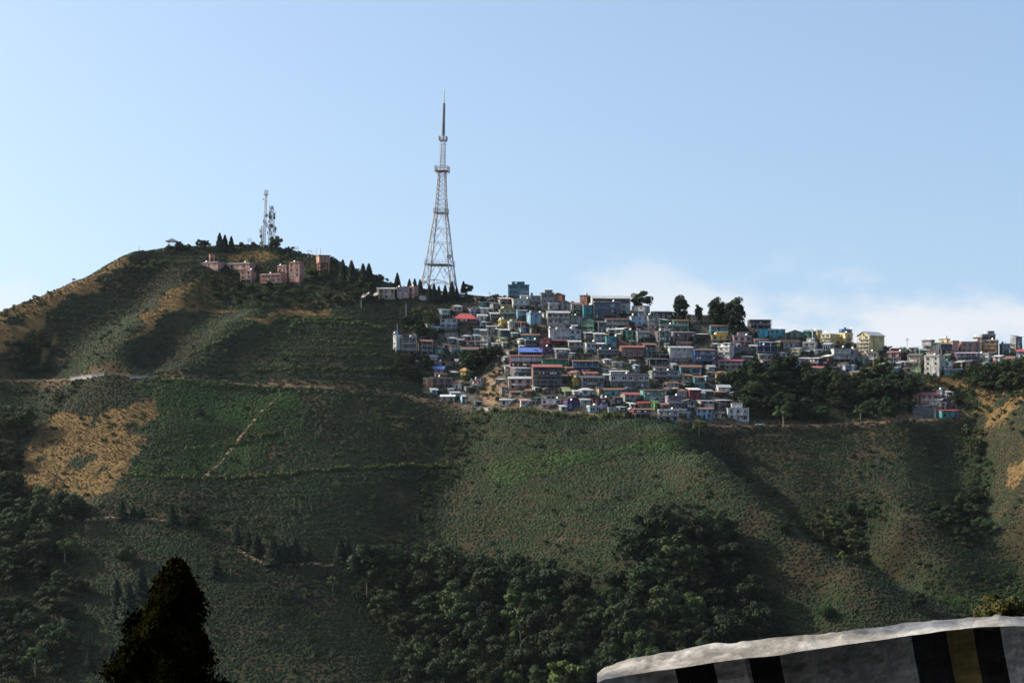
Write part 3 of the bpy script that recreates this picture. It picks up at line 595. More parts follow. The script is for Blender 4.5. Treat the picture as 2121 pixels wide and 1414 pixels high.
def house(u0, u1, vt, vb, wall, roof, rcol, style, label, name='hillside_house', cat='house', yaw=None, depth=None, rise=None, rail=None, frame=None, curtained=0.12, dense=2.7, group='houses stacked on the hillside', dd=0.0, extra=None):
    rg = random.Random(int(u0 * 31 + vt * 17)); uc = (u0 + u1) / 2
    x, y, z = hit(uc, vb); y += dd; x = (uc - UC) / FPX * y; z = (VH - vb) / FPX * y
    k = y / FPX; W = (u1 - u0) * k; H = (vb - vt) * k; n = len(style); fh = H / n
    yaw = (rg.uniform(2, 26) if u0 < 1650 or rg.random() < .35 else rg.uniform(-40, -18)) if yaw is None else (yaw * 1.5 - 9 if yaw < -7 else yaw + 5)
    D = depth or min(max(W * 0.62, 4.5), 7.0); ya = math.radians(abs(yaw)); W = max(W * .6, (W - D * math.sin(ya)) / math.cos(ya)); hw = W / 2
    x += math.copysign(D * math.sin(ya) / 2, yaw)
    r = empty(name, (x, y, z), math.radians(yaw)); tag(r, label, cat, group)
    wc = C[wall]; wm = mat_paint(wc); rail = rail if rail is not None else rg.randrange(4)
    wmesh = rg.choice(WIN) if frame is None else WIN[frame * 2 + rg.randrange(2)]
    mb = MB(); slabs = MB()
    for i, s in enumerate(style):
        z0, z1 = i * fh, (i + 1) * fh
        yb = 2.0 if s == 'o' else (1.3 if s == 'b' else 0.0); ins = 0.002 * i
        mb.box(-hw + ins, hw - ins, yb, D, z0, z1 - 0.001)
    w_o = mb.build('wall', wm, r)
    pb = MB(); pb.box(-hw - .12, hw + .12, -.10, D, -3.2, -0.01); pb.build('plinth', M_STONE, r)
    for i, s in enumerate(style):
        z0 = i * fh; cnt = max(1, int(W / dense)); pitch = W / cnt
        if s in 'ob':
            bs = MB(); bs.box(-hw - .05, hw + .05, -.55 if s == 'b' else -.02, 1.9, z0 - .09, z0 + .09)
            bal = bs.build('balcony' if s == 'b' else 'floor_slab', M_SLAB, r)
            npost = max(2, int(W / 3.0) + 1); pm = post_mesh(wm if rg.random() < .4 else M_SLAB)
            for q in range(npost):
                px = -hw + .12 + (W - .24) * q / (npost - 1); o = bpy.data.objects.new('post', pm); o.location = (px, -.31 if s == 'b' else .13, z0 + .091); o.scale = (1, 1, fh - .186); link(o, r)
            if s == 'b':
                rb = MB(); rb.box(-hw, hw, -.50, -.44, z0 + .86, z0 + .94); rb.box(-hw, hw, -.49, -.45, z0 + .45, z0 + .5); m = max(3, int(W / .7))
                for q in range(m + 1): px = -hw + .03 + (W - .06) * q / m; rb.box(px - .03, px + .03, -.49, -.45, z0 + .092, z0 + .858)
                rb.build('railing', M_RAIL[rail], bal); balconies.append((r, hw, z0))
        if s in 'wbdog':
            for q in range(cnt):
                px = -hw + pitch * (q + .5) + rg.uniform(-.15, .15); yb = 2.0 if s == 'o' else (1.3 if s == 'b' else 0)
                if s in 'db' and q == (cnt // 2 if s == 'd' else rg.randrange(cnt)):
                    o = bpy.data.objects.new('door', rg.choice(DOOR)); o.location = (px, yb, z0 + .1); o.scale = (.95, 1, min(2.0, fh * .8)); link(o, r); continue
                if rg.random() < .06: continue
                wh = min(rg.choice((1.3, 1.6, 1.9)), fh * .58) if s != 'g' else fh * .64; ww = rg.choice((1.0, 1.3, 1.8)) if s != 'g' else pitch * .86
                add_window(r, px, yb, z0 + fh * (.27 if s != 'g' else .20), min(ww, pitch * .72 if s != 'g' else 9), wh, rg, wmesh, curtained)
        if s in 'wdg' and i and rg.random() < .55:
            bs = MB(); bs.box(-hw - .06, hw + .06, -.14, -.002, z0 - .09, z0 + .09); bs.build('string_course', M_SLAB, r)
    rc = C[rcol]; ov = .55; rise_m = (rise if rise is not None else 4) * k
    if roof == 'f':
        rb = MB(); rb.box(-hw - .3, hw + .3, -.35, D + .1, H, H + .22); ro = rb.build('roof', mat_paint(rc), r)
        pb = MB(); ph = .75
        pb.box(-hw - .05, hw + .05, -.08, .06, H + .221, H + ph); pb.box(-hw - .05, -hw + .09, .061, D, H + .221, H + ph); pb.box(hw - .09, hw + .05, .061, D, H + .221, H + ph)
        if rg.random() < .6: pb.build('parapet', wm if rg.random() < .5 else M_SLAB, ro)
        flat_roofs.append((r, hw, D, H + .22))
    elif roof == 'n':
        rb = MB(); rb.box(-hw - .25, hw + .25, -.3, D + .1, H, H + .2); ro = rb.build('roof', M_SLAB, r); m = max(2, int(W / 3))
        for q in range(m + 1):
            cb = MB(); px = -hw + .2 + (W - .4) * q / m; cb.box(px - .13, px + .13, .1, .36, H + .201, H + rg.uniform(1.0, 2.3)); cb.build('column', M_SLAB, ro)
        flat_roofs.append((r, hw, D, H + .2))
    elif roof == 'g':
        rb = MB(); roof_gable(rb, -hw - ov, hw + ov, -ov - .3, D + ov, H - .12, rise_m); rb.build('roof', mat_tin(rc), r)
        for sx in (-hw, hw - .1):
            gb = MB(); gb.add([(sx, 0, H - .002), (sx + .1, 0, H - .002), (sx + .1, D, H - .002), (sx, D, H - .002), (sx, D / 2, H + rise_m * .84), (sx + .1, D / 2, H + rise_m * .84)], [(0, 1, 5, 4), (2, 3, 4, 5), (0, 4, 3), (1, 2, 5)]); gb.build('gable', wm, r)
    elif roof == 'e':
        rb = MB(); roof_end(rb, -hw - ov, hw + ov, -ov, D + ov, H - .12, rise_m); rb.build('roof', mat_tin(rc), r)
        gb = MB(); gb.add([(-hw, 0, H - .002), (hw, 0, H - .002), (0, 0, H + rise_m * .86), (-hw, .12, H - .002), (hw, .12, H - .002), (0, .12, H + rise_m * .86)], [(0, 1, 2), (5, 4, 3), (0, 2, 5, 3), (1, 4, 5, 2)]); gb.build('gable', wm, r)
        if W > 5: add_window(r, 0, 0, H + .05, .9, rise_m * .5, rg, wmesh, curtained)
    elif roof == 'h':
        rb = MB(); i_ = min(hw, D / 2) * .9; x0, x1, y0, y1 = -hw - ov, hw + ov, -ov - .2, D + ov
        rb.add([(x0, y0, H - .1), (x1, y0, H - .1), (x1, y1, H - .1), (x0, y1, H - .1), (-hw + i_, D / 2, H + rise_m), (hw - i_ + .01, D / 2, H + rise_m)], [(0, 1, 5, 4), (1, 2, 5), (2, 3, 4, 5), (3, 0, 4), (0, 3, 2, 1)]); rb.build('roof', mat_tin(rc), r)
    elif roof == 's':
        rb = MB(); rb.add([(-hw - ov, -ov - .4, H - .1), (hw + ov, -ov - .4, H - .1), (hw + ov, D + ov, H + rise_m), (-hw - ov, D + ov, H + rise_m), (-hw - ov, -ov - .4, H + .02), (hw + ov, -ov - .4, H + .02), (hw + ov, D + ov, H + rise_m + .12), (-hw - ov, D + ov, H + rise_m + .12)],
               [(0, 3, 2, 1), (4, 5, 6, 7), (0, 1, 5, 4), (1, 2, 6, 5), (2, 3, 7, 6), (3, 0, 4, 7)]); rb.build('roof', mat_tin(rc), r)
    if roof in 'fn' and rg.random() < .42 and W > 6:
        cw = rg.uniform(.18, .32) * W; cx = rg.uniform(-hw + cw, hw - cw); ch = rg.uniform(1.9, 2.5)
        cb = MB(); cb.box(cx - cw, cx + cw, D * .35, D * .9, H + .221, H + ch); cb.build('stair_cabin', wm, r); cb = MB(); cb.add([(cx - cw - .35, D * .35 - .5, H + ch - .05), (cx + cw + .35, D * .35 - .5, H + ch - .05), (cx + cw + .35, D * .95, H + ch + .45), (cx - cw - .35, D * .95, H + ch + .45), (cx - cw - .35, D * .35 - .5, H + ch + .05), (cx + cw + .35, D * .35 - .5, H + ch + .05), (cx + cw + .35, D * .95, H + ch + .55), (cx - cw - .35, D * .95, H + ch + .55)], [(0, 3, 2, 1), (4, 5, 6, 7), (0, 1, 5, 4), (1, 2, 6, 5), (2, 3, 7, 6), (3, 0, 4, 7)]); cb.build('cabin_roof', mat_tin(C[rg.choice(('tin', 'rust', 'white_tin', 'dktin'))]), r)
    if rg.random() < .35 and style[0] in 'wdx' and n > 1:
        aw = rg.uniform(.3, .8) * hw; ax = rg.uniform(-hw + aw, hw - aw); az = fh * .92; cb = MB()
        cb.add([(ax - aw, -1.3, az - .35), (ax + aw, -1.3, az - .35), (ax + aw, -.002, az), (ax - aw, -.002, az), (ax - aw, -1.3, az - .28), (ax + aw, -1.3, az - .28), (ax + aw, -.002, az + .07), (ax - aw, -.002, az + .07)], [(0, 3, 2, 1), (4, 5, 6, 7), (0, 1, 5, 4), (1, 2, 6, 5), (2, 3, 7, 6), (3, 0, 4, 7)]); cb.build('awning', mat_tin(C[rg.choice(('tin', 'rust', 'roofred', 'white_tin', 'roofgreen'))]), r)
    HOUSES.append((u0, u1, vt - 6, vb, r, hw, D, H, n))
    return r, hw, D, H, k
T = [  # u0 u1 top base | wall roof roofcolour storeys-from-the-ground | label | options
 (780, 818, 598, 620, 'cream', 's', 'tin', 'ww', 'cream two-storey block with grey roof beside two big satellite dishes', dict(yaw=3, frame=1)),
 (820, 848, 597, 619, 'pink', 'f', 'concrete', 'xw', 'dull pink block joining the cream block to the salmon block', dict(yaw=4)),
 (848, 866, 595, 618, 'salmon', 'f', 'salmon', 'xw', 'salmon pink corner block beneath the tall lattice tower', dict(yaw=-14)),
 (933, 945, 610, 620, 'offwhite', 's', 'tin', 'w', 'small white hut by the cypress trees under the tower', {}),
 (946, 962, 609, 618, 'grey', 'g', 'tin', 'd', 'small grey hut by the round tree beneath the tower', dict(rise=3)),
 (912, 927, 610, 620, 'tan', 'g', 'orange', 'w', 'hut with orange roof half hidden among tower cypresses', dict(rise=4)),
 (982, 1006, 617, 626, 'brick', 's', 'rust', 'w', 'low brick-red shed with rusty roof at the end of cream wall', dict(rise=2)),
 (938, 988, 660, 676, 'maroon', 'h', 'red', 'bb', 'house with bright red two-tier roof and red balcony', dict(yaw=-6, rise=11, rail=3, depth=8)),
 (911, 947, 660, 690, 'ltgrey', 'f', 'roofgreen', 'ogw', 'pale grey house with green-grey flat roof beside the red roof', dict(yaw=-3)),
 (921, 944, 684, 692, 'tan', 's', 'rust', 'o', 'open porch with rust-striped awning below the pale grey house', dict(rise=4, depth=3.5, name='porch', cat='porch')),
 (816, 830, 693, 730, 'white', 'f', 'ltgrey', 'dww', 'slim white three-storey tower house with railed roof deck', dict(yaw=-20, curtained=0)),
 (830, 863, 700, 738, 'grey', 'n', 'concrete', 'obb', 'dark unfinished frame house beside the slim white tower house', dict(yaw=4)),
 (866, 896, 707, 738, 'brown', 'g', 'rust', 'obb', 'brown verandah house with rusty ridge roof and pale railing', dict(rail=0, rise=4)),
 (899, 919, 720, 733, 'tealg', 's', 'rust', 'w', 'small sea-green shed with red-grey roof', {}),
 (928, 953, 716, 736, 'grey', 's', 'rust', 'wb', 'grey house with thin rust roof next to turquoise house', dict(rise=2)),
 (952, 1001, 724, 750, 'cyan', 'g', 'brown', 'bb', 'vivid turquoise house with two balconies above the leafy gully', dict(yaw=3, rail=1, rise=6)),
 (962, 985, 752, 762, 'white', 's', 'maroon', 'd', 'tiny white shed below the turquoise house', dict(rise=2)),
 (898, 919, 764, 776, 'grey', 'g', 'roofblue', 'd', 'little house with faded blue tin roof amid trees', dict(rise=6)),
 (899, 916, 751, 758, 'mauve', 'f', 'grey', 'x', 'plain mauve wall house above the faded blue roof', {}),
 (886, 936, 783, 806, 'brown', 'f', 'white', 'bb', 'brown two-storey house with white roof railing and sunlit end', dict(yaw=9, rail=3, depth=7)),
 (878, 897, 785, 803, 'orange', 'f', 'orange', 'dw', 'orange sunlit end block of the brown two-storey house', dict(yaw=-28)),  # stands for the brown house's end wall; sunlight is put into its orange paint
 (937, 962, 791, 806, 'offwhite', 's', 'rust', 'd', 'off-white cottage with patched roof above the dark ravine', dict(yaw=-8)),
 (889, 906, 807, 817, 'ltblue', 's', 'white_tin', 'd', 'tiny pale blue hut on the grassy bank by the road', {}),
 (913, 941, 821, 834, 'white', 's', 'white_tin', 'o', 'white hut propped on slanting poles by the road', dict(yaw=-6)),
 (975, 1003, 787, 808, 'ltgrey', 'n', 'concrete', 'ob', 'unfinished pale concrete house beside bare earth slope', dict(yaw=-10)),
 (981, 1001, 832, 846, 'dkgrey', 's', 'dktin', 'o', 'black-roofed shelter under the bare earth slope', dict(rise=2)),
 (1052, 1096, 590, 620, 'teal', 'f', 'tealg', 'ggg', 'glassy teal three-storey block topping the ridge', dict(yaw=-3, dense=5, frame=2, depth=9, name='apartment_block', cat='building')),
 (1032, 1061, 619, 634, 'grey', 's', 'pink', 'o', 'grey pillared hall with pink striped tin roof', dict(rise=4)),
 (1060, 1097, 621, 642, 'ltgrey', 'f', 'ltgrey', 'bw', 'pale grey house directly below the glassy teal block', dict(yaw=3)),
 (1097, 1120, 613, 638, 'grey', 'f', 'dkgrey', 'bw', 'grey house with dark cap close beside the glassy teal block', {}),
 (1118, 1148, 607, 641, 'grey', 'f', 'concrete', 'wwg', 'tall grey block carrying a rooftop antenna', dict(name='apartment_block', cat='building')),
 (1147, 1171, 611, 626, 'brick', 'e', 'brick', 'w', 'orange brick gabled house on the ridge', dict(rise=5, yaw=-8)),
 (992, 1015, 626, 636, 'tealg', 's', 'tin', 'w', 'teal hut at the edge of the tea slope', dict(rise=2)),
 (994, 1013, 639, 650, 'offwhite', 's', 'tin', 'd', 'whitish shack below the teal hut', {}),
 (1014, 1032, 629, 647, 'grey', 's', 'dktin', 'bw', 'narrow grey house with dark tin roof near teal hut', {}),
 (1033, 1068, 641, 658, 'olive', 'f', 'olive', 'bg', 'olive yellow house with a green planted roof terrace', dict(yaw=2, rail=2)),
 (1014, 1033, 650, 668, 'dkgrey', 's', 'tin', 'bw', 'small dark grey house under the olive yellow house', {}),
 (1069, 1092, 643, 662, 'ltblue', 's', 'tin', 'ww', 'faded light blue house between olive and grey houses', dict(rise=2)),
 (988, 1009, 654, 664, 'white', 'g', 'tin', 'd', 'white cottage with grey tin roof next to red roof house', dict(rise=4)),
 (1131, 1179, 648, 682, 'ltgrey', 'g', 'tin', 'wbb', 'large pale grey three-storey house with white stepped eaves', dict(yaw=2, rail=0, rise=5, depth=8)),
 (1130, 1157, 629, 642, 'offwhite', 'g', 'tin', 'w', 'off-white cottage behind the large pale grey house', dict(rise=4)),
 (1160, 1181, 627, 644, 'grey', 'e', 'tin', 'w', 'grey gable-fronted house below the brick gabled house', dict(rise=5)),
 (1091, 1122, 650, 676, 'ltblue', 'f', 'grey', 'dgw', 'glazed blue-grey house with lattice balcony', dict(dense=4, frame=2)),
 (1035, 1049, 664, 680, 'yellow', 'f', 'yellow', 'dw', 'bright lemon yellow little house', dict(yaw=-30, curtained=0)),
 (1050, 1074, 668, 682, 'offwhite', 'f', 'white', 'b', 'white-railed house beside the lemon yellow house', dict(rail=0)),
 (1053, 1066, 660, 667, 'white', 'f', 'white', 'x', 'bare white rooftop cabin above the white-railed house', dict(yaw=-10, dd=4)),
 (1075, 1089, 668, 682, 'brown', 's', 'rust', 'd', 'small brown shack beside the white-railed house', {}),
 (1008, 1034, 676, 688, 'tan', 's', 'tin', 'd', 'tan shack with grey tin roof left of yellow house' .replace('left of', 'below'), dict(rise=3)),
 (1008, 1031, 684, 696, 'offwhite', 'n', 'concrete', 'b', 'half-built off-white house on rubble', {}),
 (996, 1017, 696, 718, 'white', 'f', 'white', 'bb', 'white house with dark layered balconies above the gully', dict(yaw=-8, rail=0)),
 (1031, 1056, 684, 702, 'slate', 's', 'tin', 'ww', 'dark slate blue house below the lemon yellow house', {}),
 (1056, 1075, 690, 701, 'tealg', 's', 'white_tin', 'd', 'teal cottage with bright white tin roof', dict(rise=3)),
 (1031, 1052, 702, 713, 'yellow', 'g', 'roofgreen', 'd', 'small mustard cottage with green tin roof', dict(rise=5)),
 (1080, 1117, 694, 707, 'tealg', 'g', 'rust', 'w', 'long aqua house with white end wall and rust roof', dict(yaw=-6, rise=3)),
 (1087, 1113, 706, 722, 'slate', 'f', 'dkgrey', 'ww', 'black slate-faced house under the aqua house', {}),
 (1117, 1141, 702, 720, 'red', 'e', 'maroon', 'bw', 'crimson gabled house with yellow ground floor', dict(rise=7, yaw=-6)),
 (1140, 1173, 706, 720, 'red', 'g', 'maroon', 'b', 'crimson verandah wing with dark red roof', dict(rise=3, rail=0)),
 (1122, 1143, 720, 738, 'purple', 'f', 'purple', 'bw', 'deep purple house below the crimson gabled house', {}),
 (1073, 1121, 729, 738, 'dkgrey', 'g', 'roofblue', 'o', 'open shed with bright cobalt blue tin roof', dict(rise=10, depth=8, yaw=1)),
 (1055, 1122, 738, 760, 'maroon', 's', 'maroon', 'bg', 'long dark red building with rows of white windows', dict(frame=0, curtained=.7, yaw=1, depth=7, rail=3, name='terrace_building', cat='building')),
 (1146, 1183, 685, 706, 'ltgrey', 'f', 'grey', 'wg', 'pale two-storey house with many windows by white pillar', dict(frame=0, curtained=.4)),
 (1140, 1150, 682, 706, 'white', 'f', 'white', 'xx', 'slim sunlit white annex of the many-windowed house', dict(yaw=-35)),
 (1146, 1180, 724, 741, 'grey', 's', 'tin', 'wb', 'grey house above the emerald green tin wall', {}),
 (1121, 1179, 744, 759, 'green', 's', 'rust', 'x', 'long emerald green tin-sided shed with rust roof', dict(rise=1.5, name='shed', cat='shed')),
 (1222, 1306, 618, 652, 'ltgrey', 'g', 'tin', 'wwg', 'huge pale grey hall with long grey roof on ridge', dict(yaw=1, rise=7, depth=12, dense=6, name='town_hall_building', cat='building')),
 (1201, 1223, 612, 642, 'brick', 'f', 'brick', 'dww', 'orange brick stair block at the end of the grey hall', dict(yaw=-12, name='apartment_block', cat='building')),
 (1229, 1285, 627, 662, 'slate', 'f', 'dkgrey', 'wwg', 'blackish three-storey building fronting the grey hall', dict(yaw=0, depth=6, curtained=.5, name='apartment_block', cat='building')),
 (1180, 1206, 631, 652, 'grey', 'g', 'rust', 'bw', 'grey house with maroon roof beside the orange brick block', dict(rise=5)),
 (1206, 1227, 634, 660, 'teal', 'f', 'slate', 'ww', 'dark teal two-storey house with thin white corner', dict(dense=4)),
 (1309, 1347, 634, 655, 'ltgrey', 'f', 'concrete', 'bw', 'grey house with brick pillars under the round ridge tree', dict(yaw=-14)),
 (1304, 1342, 656, 674, 'ltblue', 'f', 'white', 'dw', 'pale blue-grey house below the brick pillared house', dict(frame=0)),
 (1178, 1207, 656, 677, 'grey', 'f', 'concrete', 'xx', 'blank stone-grey house with flat pale top', {}),
 (1205, 1238, 666, 686, 'green', 'e', 'roofgreen', 'bw', 'green gabled house with glowing yellow side', dict(rise=4, yaw=-10)),
 (1254, 1302, 661, 684, 'grey', 's', 'rust', 'bb', 'long grey house with red-brown roof and white posts', dict(rail=0, rise=3)),
 (1236, 1254, 668, 690, 'dkgrey', 's', 'dktin', 'ww', 'dark narrow house between green gable and long grey house', {}),
 (1298, 1312, 676, 687, 'tan', 's', 'red', 'w', 'sandy house with scarlet awning roof', dict(yaw=-14, rise=2)),
 (1311, 1329, 676, 687, 'maroon', 's', 'red', 'b', 'maroon annex under the scarlet awning roof', dict(rise=2)),
 (1273, 1297, 682, 699, 'mint', 's', 'white_tin', 'ww', 'mint green house with white awnings', dict(yaw=-12)),
 (1296, 1312, 686, 706, 'green', 'f', 'mint', 'ww', 'jade green slim house with mint lower floor', dict(dense=4)),
 (1313, 1346, 688, 707, 'ltgrey', 'g', 'dktin', 'ww', 'grey house with dark tin roof and row of white windows', dict(frame=0, rise=4)),
 (1178, 1204, 683, 704, 'ltgrey', 'f', 'grey', 'ww', 'grey-white flat house with gridded windows', {}),
 (1207, 1229, 690, 706, 'mauve', 's', 'tin', 'wb', 'mauve-grey house with washing on its front', {}),
 (1228, 1254, 692, 710, 'grey', 's', 'tin', 'ww', 'grey house with sloping lean-to left of teal house'.replace('left of', 'touching the'), {}),
 (1254, 1277, 699, 721, 'teal', 'f', 'tealg', 'ww', 'saturated teal two-storey house in the middle of town', dict(yaw=2)),
 (1207, 1234, 710, 733, 'offwhite', 'f', 'white', 'ww', 'whitish two-storey house with tall blue windows', dict(frame=2)),
 (1233, 1255, 712, 731, 'dkgrey', 's', 'white_tin', 'bw', 'dark house with bright white awning', dict(rise=3)),
 (1177, 1203, 708, 730, 'grey', 's', 'tin', 'bw', 'grey balcony house beside the crimson wing', {}),
 (1236, 1282, 726, 744, 'slate', 'f', 'slate', 'bg', 'dark flat-topped house under the saturated teal house', {}),
 (1284, 1334, 719, 746, 'brick', 'g', 'roofred', 'bbb', 'red-brown triple-balcony house with red eaves', dict(yaw=2, rail=3, rise=4)),
 (1297, 1324, 706, 713, 'cream', 's', 'white_tin', 'w', 'cream penthouse behind the red-brown triple-balcony house', dict(rise=3, dd=3)),
 (1332, 1360, 714, 740, 'dkgrey', 's', 'rust', 'bb', 'dark timbered house with a rust roof strip', {}),
 (1352, 1392, 646, 661, 'slate', 's', 'dktin', 'w', 'charred-looking black house on the ridge beside tall cedar', dict(rise=3)),
 (1424, 1476, 655, 668, 'tan', 'g', 'brown', 'w', 'long low brown-roofed lodge on the ridge between cedars', dict(rise=4)),
 (1341, 1366, 655, 682, 'ltgrey', 'f', 'ltgrey', 'bbb', 'grey house of three stacked open balconies', dict(rail=0)),
 (1366, 1384, 663, 674, 'green', 's', 'tin', 'w', 'small green shed beside the triple open balconies', {}),
 (1394, 1426, 664, 686, 'tealg', 's', 'rust', 'bb', 'sea-green balcony house below the tall cedar', dict(rail=0, rise=3)),
 (1366, 1394, 674, 690, 'grey', 'f', 'concrete', 'ww', 'plain grey house wedged by the sea-green balcony house', {}),
 (1471, 1519, 675, 696, 'cyan', 'g', 'rust', 'bb', 'aquamarine house with long balconies before dark cedars', dict(yaw=-4, rail=2, rise=3)),
 (1471, 1489, 664, 675, 'ltblue', 'f', 'white', 'w', 'white-rimmed rooftop room of the aquamarine house', dict(yaw=-4, dd=2.5)),
 (1357, 1388, 687, 716, 'dkgrey', 'n', 'concrete', 'obb', 'unfinished dark house with a lone sunlit pillar', {}),
 (1391, 1438, 688, 710, 'grey', 's', 'white_tin', 'bb', 'long slate-grey house with thin white eave', dict(rise=2)),
 (1436, 1466, 692, 706, 'purple', 's', 'white_tin', 'b', 'violet house with pale roof edge', dict(rise=2)),
 (1473, 1514, 695, 713, 'yellow', 'f', 'yellow', 'bw', 'mustard yellow house with yellow framed balcony', dict(rail=0, yaw=-2)),
 (1515, 1557, 697, 717, 'pink', 'f', 'mauve', 'ww', 'dusty pink two-storey house with brown windows', dict(frame=1, yaw=3)),
 (1385, 1436, 720, 752, 'ltgrey', 's', 'tin', 'bww', 'wide grey three-storey house with white window boxes', dict(frame=0, curtained=.45, yaw=1)),
 (1400, 1432, 710, 722, 'mauve', 'g', 'rust', 'w', 'mauve cottage with rust roof behind the wide grey house', dict(rise=4)),
 (1435, 1482, 725, 757, 'blue', 's', 'brown', 'obg', 'royal blue house raised on stilts with brown roof', dict(yaw=2, rise=4)),
 (1488, 1522, 719, 744, 'white', 'f', 'white', 'xgw', 'bright white house with large glazed bay', dict(yaw=-16, curtained=.1)),
 (1334, 1385, 744, 760, 'slate', 's', 'dktin', 'b', 'low black timber house among terraces', {}),
 (1362, 1392, 735, 746, 'slate', 's', 'dktin', 'o', 'black tin shelter by the wide grey house', {}),
 (1488, 1538, 747, 766, 'pink', 'g', 'magenta', 'bb', 'pink house with hot magenta roof edge', dict(rail=0, rise=3, yaw=-3)),
 (1101, 1163, 760, 805, 'brown', 'g', 'roofred', 'obbbb', 'tall brown concrete frame with open floors and red roof', dict(rise=6, rail=1, yaw=2, name='apartment_block', cat='building')),
 (1057, 1099, 762, 782, 'dkgrey', 's', 'white_tin', 'bg', 'dark house with white eaves and green panel', dict(rise=2)),
 (1083, 1097, 763, 770, 'mint', 's', 'white_tin', 'x', 'little mint panel room on the dark white-eaved house', dict(dd=-1.5, rise=1)),
 (1053, 1101, 784, 806, 'pink', 'g', 'tin', 'dw', 'rose pink two-storey house with grey tin roof', dict(frame=1, rise=5, yaw=-3, curtained=0, dense=3.2)),
 (1157, 1190, 810, 819, 'roofgreen', 'g', 'olive', 'x', 'windowless olive-grey corrugated hall', dict(rise=9, depth=8, name='shed', cat='shed')),
 (1036, 1068, 828, 840, 'white', 'g', 'tin', 'd', 'white bungalow with grey roof above the hedge', dict(yaw=-5, rise=3, curtained=0)),
 (1076, 1104, 829, 842, 'white', 'g', 'pink', 'd', 'white bungalow with faded pink roof', dict(rise=3, curtained=0)),
 (1121, 1163, 828, 845, 'white', 'f', 'white', 'dw', 'white two-storey villa with railed terrace', dict(yaw=-6, frame=3, curtained=0)),
 (1132, 1159, 819, 829, 'offwhite', 'g', 'brick', 'w', 'red-roofed upper room of the white villa', dict(yaw=-6, rise=4, dd=3)),
 (1167, 1201, 832, 849, 'navy', 'f', 'magenta', 'd', 'navy blue cottage with pink washing on top', dict(frame=0, curtained=.8)),
 (1200, 1224, 828, 841, 'ltgrey', 's', 'tin', 'w', 'pale grey cottage beside the navy blue cottage', {}),
 (1221, 1258, 826, 843, 'maroon', 'f', 'maroon', 'bw', 'plum red house with a small yellow shrine on its roof', dict(frame=0, curtained=.7, rail=3)),
 (1211, 1258, 842, 853, 'ltblue', 'f', 'white', 'g', 'pale blue glazed ground building below the plum red house', dict(frame=0)),
 (1258, 1278, 846, 857, 'ltgrey', 'f', 'concrete', 'x', 'blank grey outbuilding by the hedge', {}),
 (1186, 1241, 748, 772, 'blue', 's', 'rust', 'bb', 'long sky-blue balcony house with white corner post', dict(yaw=-3, rail=2, rise=3)),
 (1179, 1204, 772, 786, 'cream', 'g', 'rust', 'w', 'cream gabled cottage below the long sky-blue house', dict(yaw=-20, rise=5)),
 (1205, 1238, 773, 786, 'ltgrey', 'g', 'roofred', 'w', 'grey cottage with red roof and small white dormer', dict(rise=4)),
 (1187, 1200, 783, 800, 'yellow', 'f', 'brown', 'xx', 'small golden box house under the cream gabled cottage', dict(yaw=-30)),
 (1199, 1252, 782, 804, 'dkgrey', 's', 'dktin', 'dg', 'dark long house beside the golden box house', {}),
 (1196, 1231, 807, 819, 'white', 'h', 'white_tin', 'd', 'white hut with broad flat white roof', dict(rise=4)),
 (1231, 1251, 806, 820, 'cream', 'e', 'rust', 'w', 'cream gable-end house facing the yellow shrine', dict(yaw=-18, rise=6)),
 (1249, 1290, 807, 822, 'tealg', 'g', 'rust', 'w', 'grey-green house with long brown roof', dict(rise=4)),
 (1245, 1277, 764, 774, 'offwhite', 's', 'tin', 'w', 'low whitish hut with grey roof above terraces', dict(rise=2)),
 (1262, 1345, 777, 803, 'grey', 'f', 'concrete', 'bg', 'very long concrete-grey two-storey terrace', dict(yaw=1, name='terrace_building', cat='building')),
 (1345, 1408, 770, 790, 'grey', 'f', 'grey', 'bb', 'long mauve-grey house with many white posts', dict(rail=0)),
 (1406, 1453, 760, 776, 'cyanroof', 'g', 'rust', 'g', 'house with broad turquoise front and rust roof', dict(rise=5, dense=5, yaw=2)),
 (1409, 1436, 778, 795, 'cream', 's', 'rust', 'bw', 'cream and pink house with open porch', dict(rail=0)),
 (1435, 1460, 782, 804, 'teal', 's', 'rust', 'ww', 'teal house patched with brown boards', {}),
 (1373, 1407, 793, 803, 'tan', 'g', 'rust', 'd', 'small tan house with rusty roof and dish', dict(rise=3)),
 (1283, 1327, 817, 834, 'grey', 'g', 'roofred', 'ww', 'grey house with brick-red tin roof near yellow shrine', dict(rise=5)),
 (1327, 1380, 808, 832, 'tealg', 's', 'brown', 'gb', 'green-sided house topped by a brown fence', dict(rise=2)),
 (1379, 1412, 822, 848, 'mauve', 'f', 'mauve', 'bb', 'mauve house with purple railings on two floors', dict(rail=0)),
 (1423, 1452, 807, 830, 'maroon', 's', 'white_tin', 'xx', 'windowless maroon house with white tin roof', dict(rise=4)),
 (1403, 1423, 809, 822, 'ltgrey', 'h', 'rust', 'w', 'white-grey hut with pinkish hipped roof', dict(rise=4)),
 (1413, 1442, 830, 846, 'ltgrey', 'e', 'tin', 'b', 'grey gable-front house with round dish', dict(rise=4)),
 (1350, 1364, 834, 848, 'lime', 'e', 'lime', 'w', 'lime green gable house', dict(rise=5, yaw=-16)),
 (1363, 1395, 838, 849, 'brown', 'g', 'rust', 'w', 'brown cottage with long rust roof beside lime green gable', dict(rise=4)),
 (1319, 1349, 834, 846, 'brick', 's', 'red', 'd', 'cottage with bright red strip roof', dict(rise=3)),
 (1299, 1316, 836, 847, 'ltgrey', 's', 'white_tin', 'd', 'shack with rust-streaked white roof', dict(rise=3)),
 (1305, 1351, 848, 866, 'maroon', 'g', 'rust', 'ob', 'red-brown house on dark posts with rust roof', dict(rise=3)),
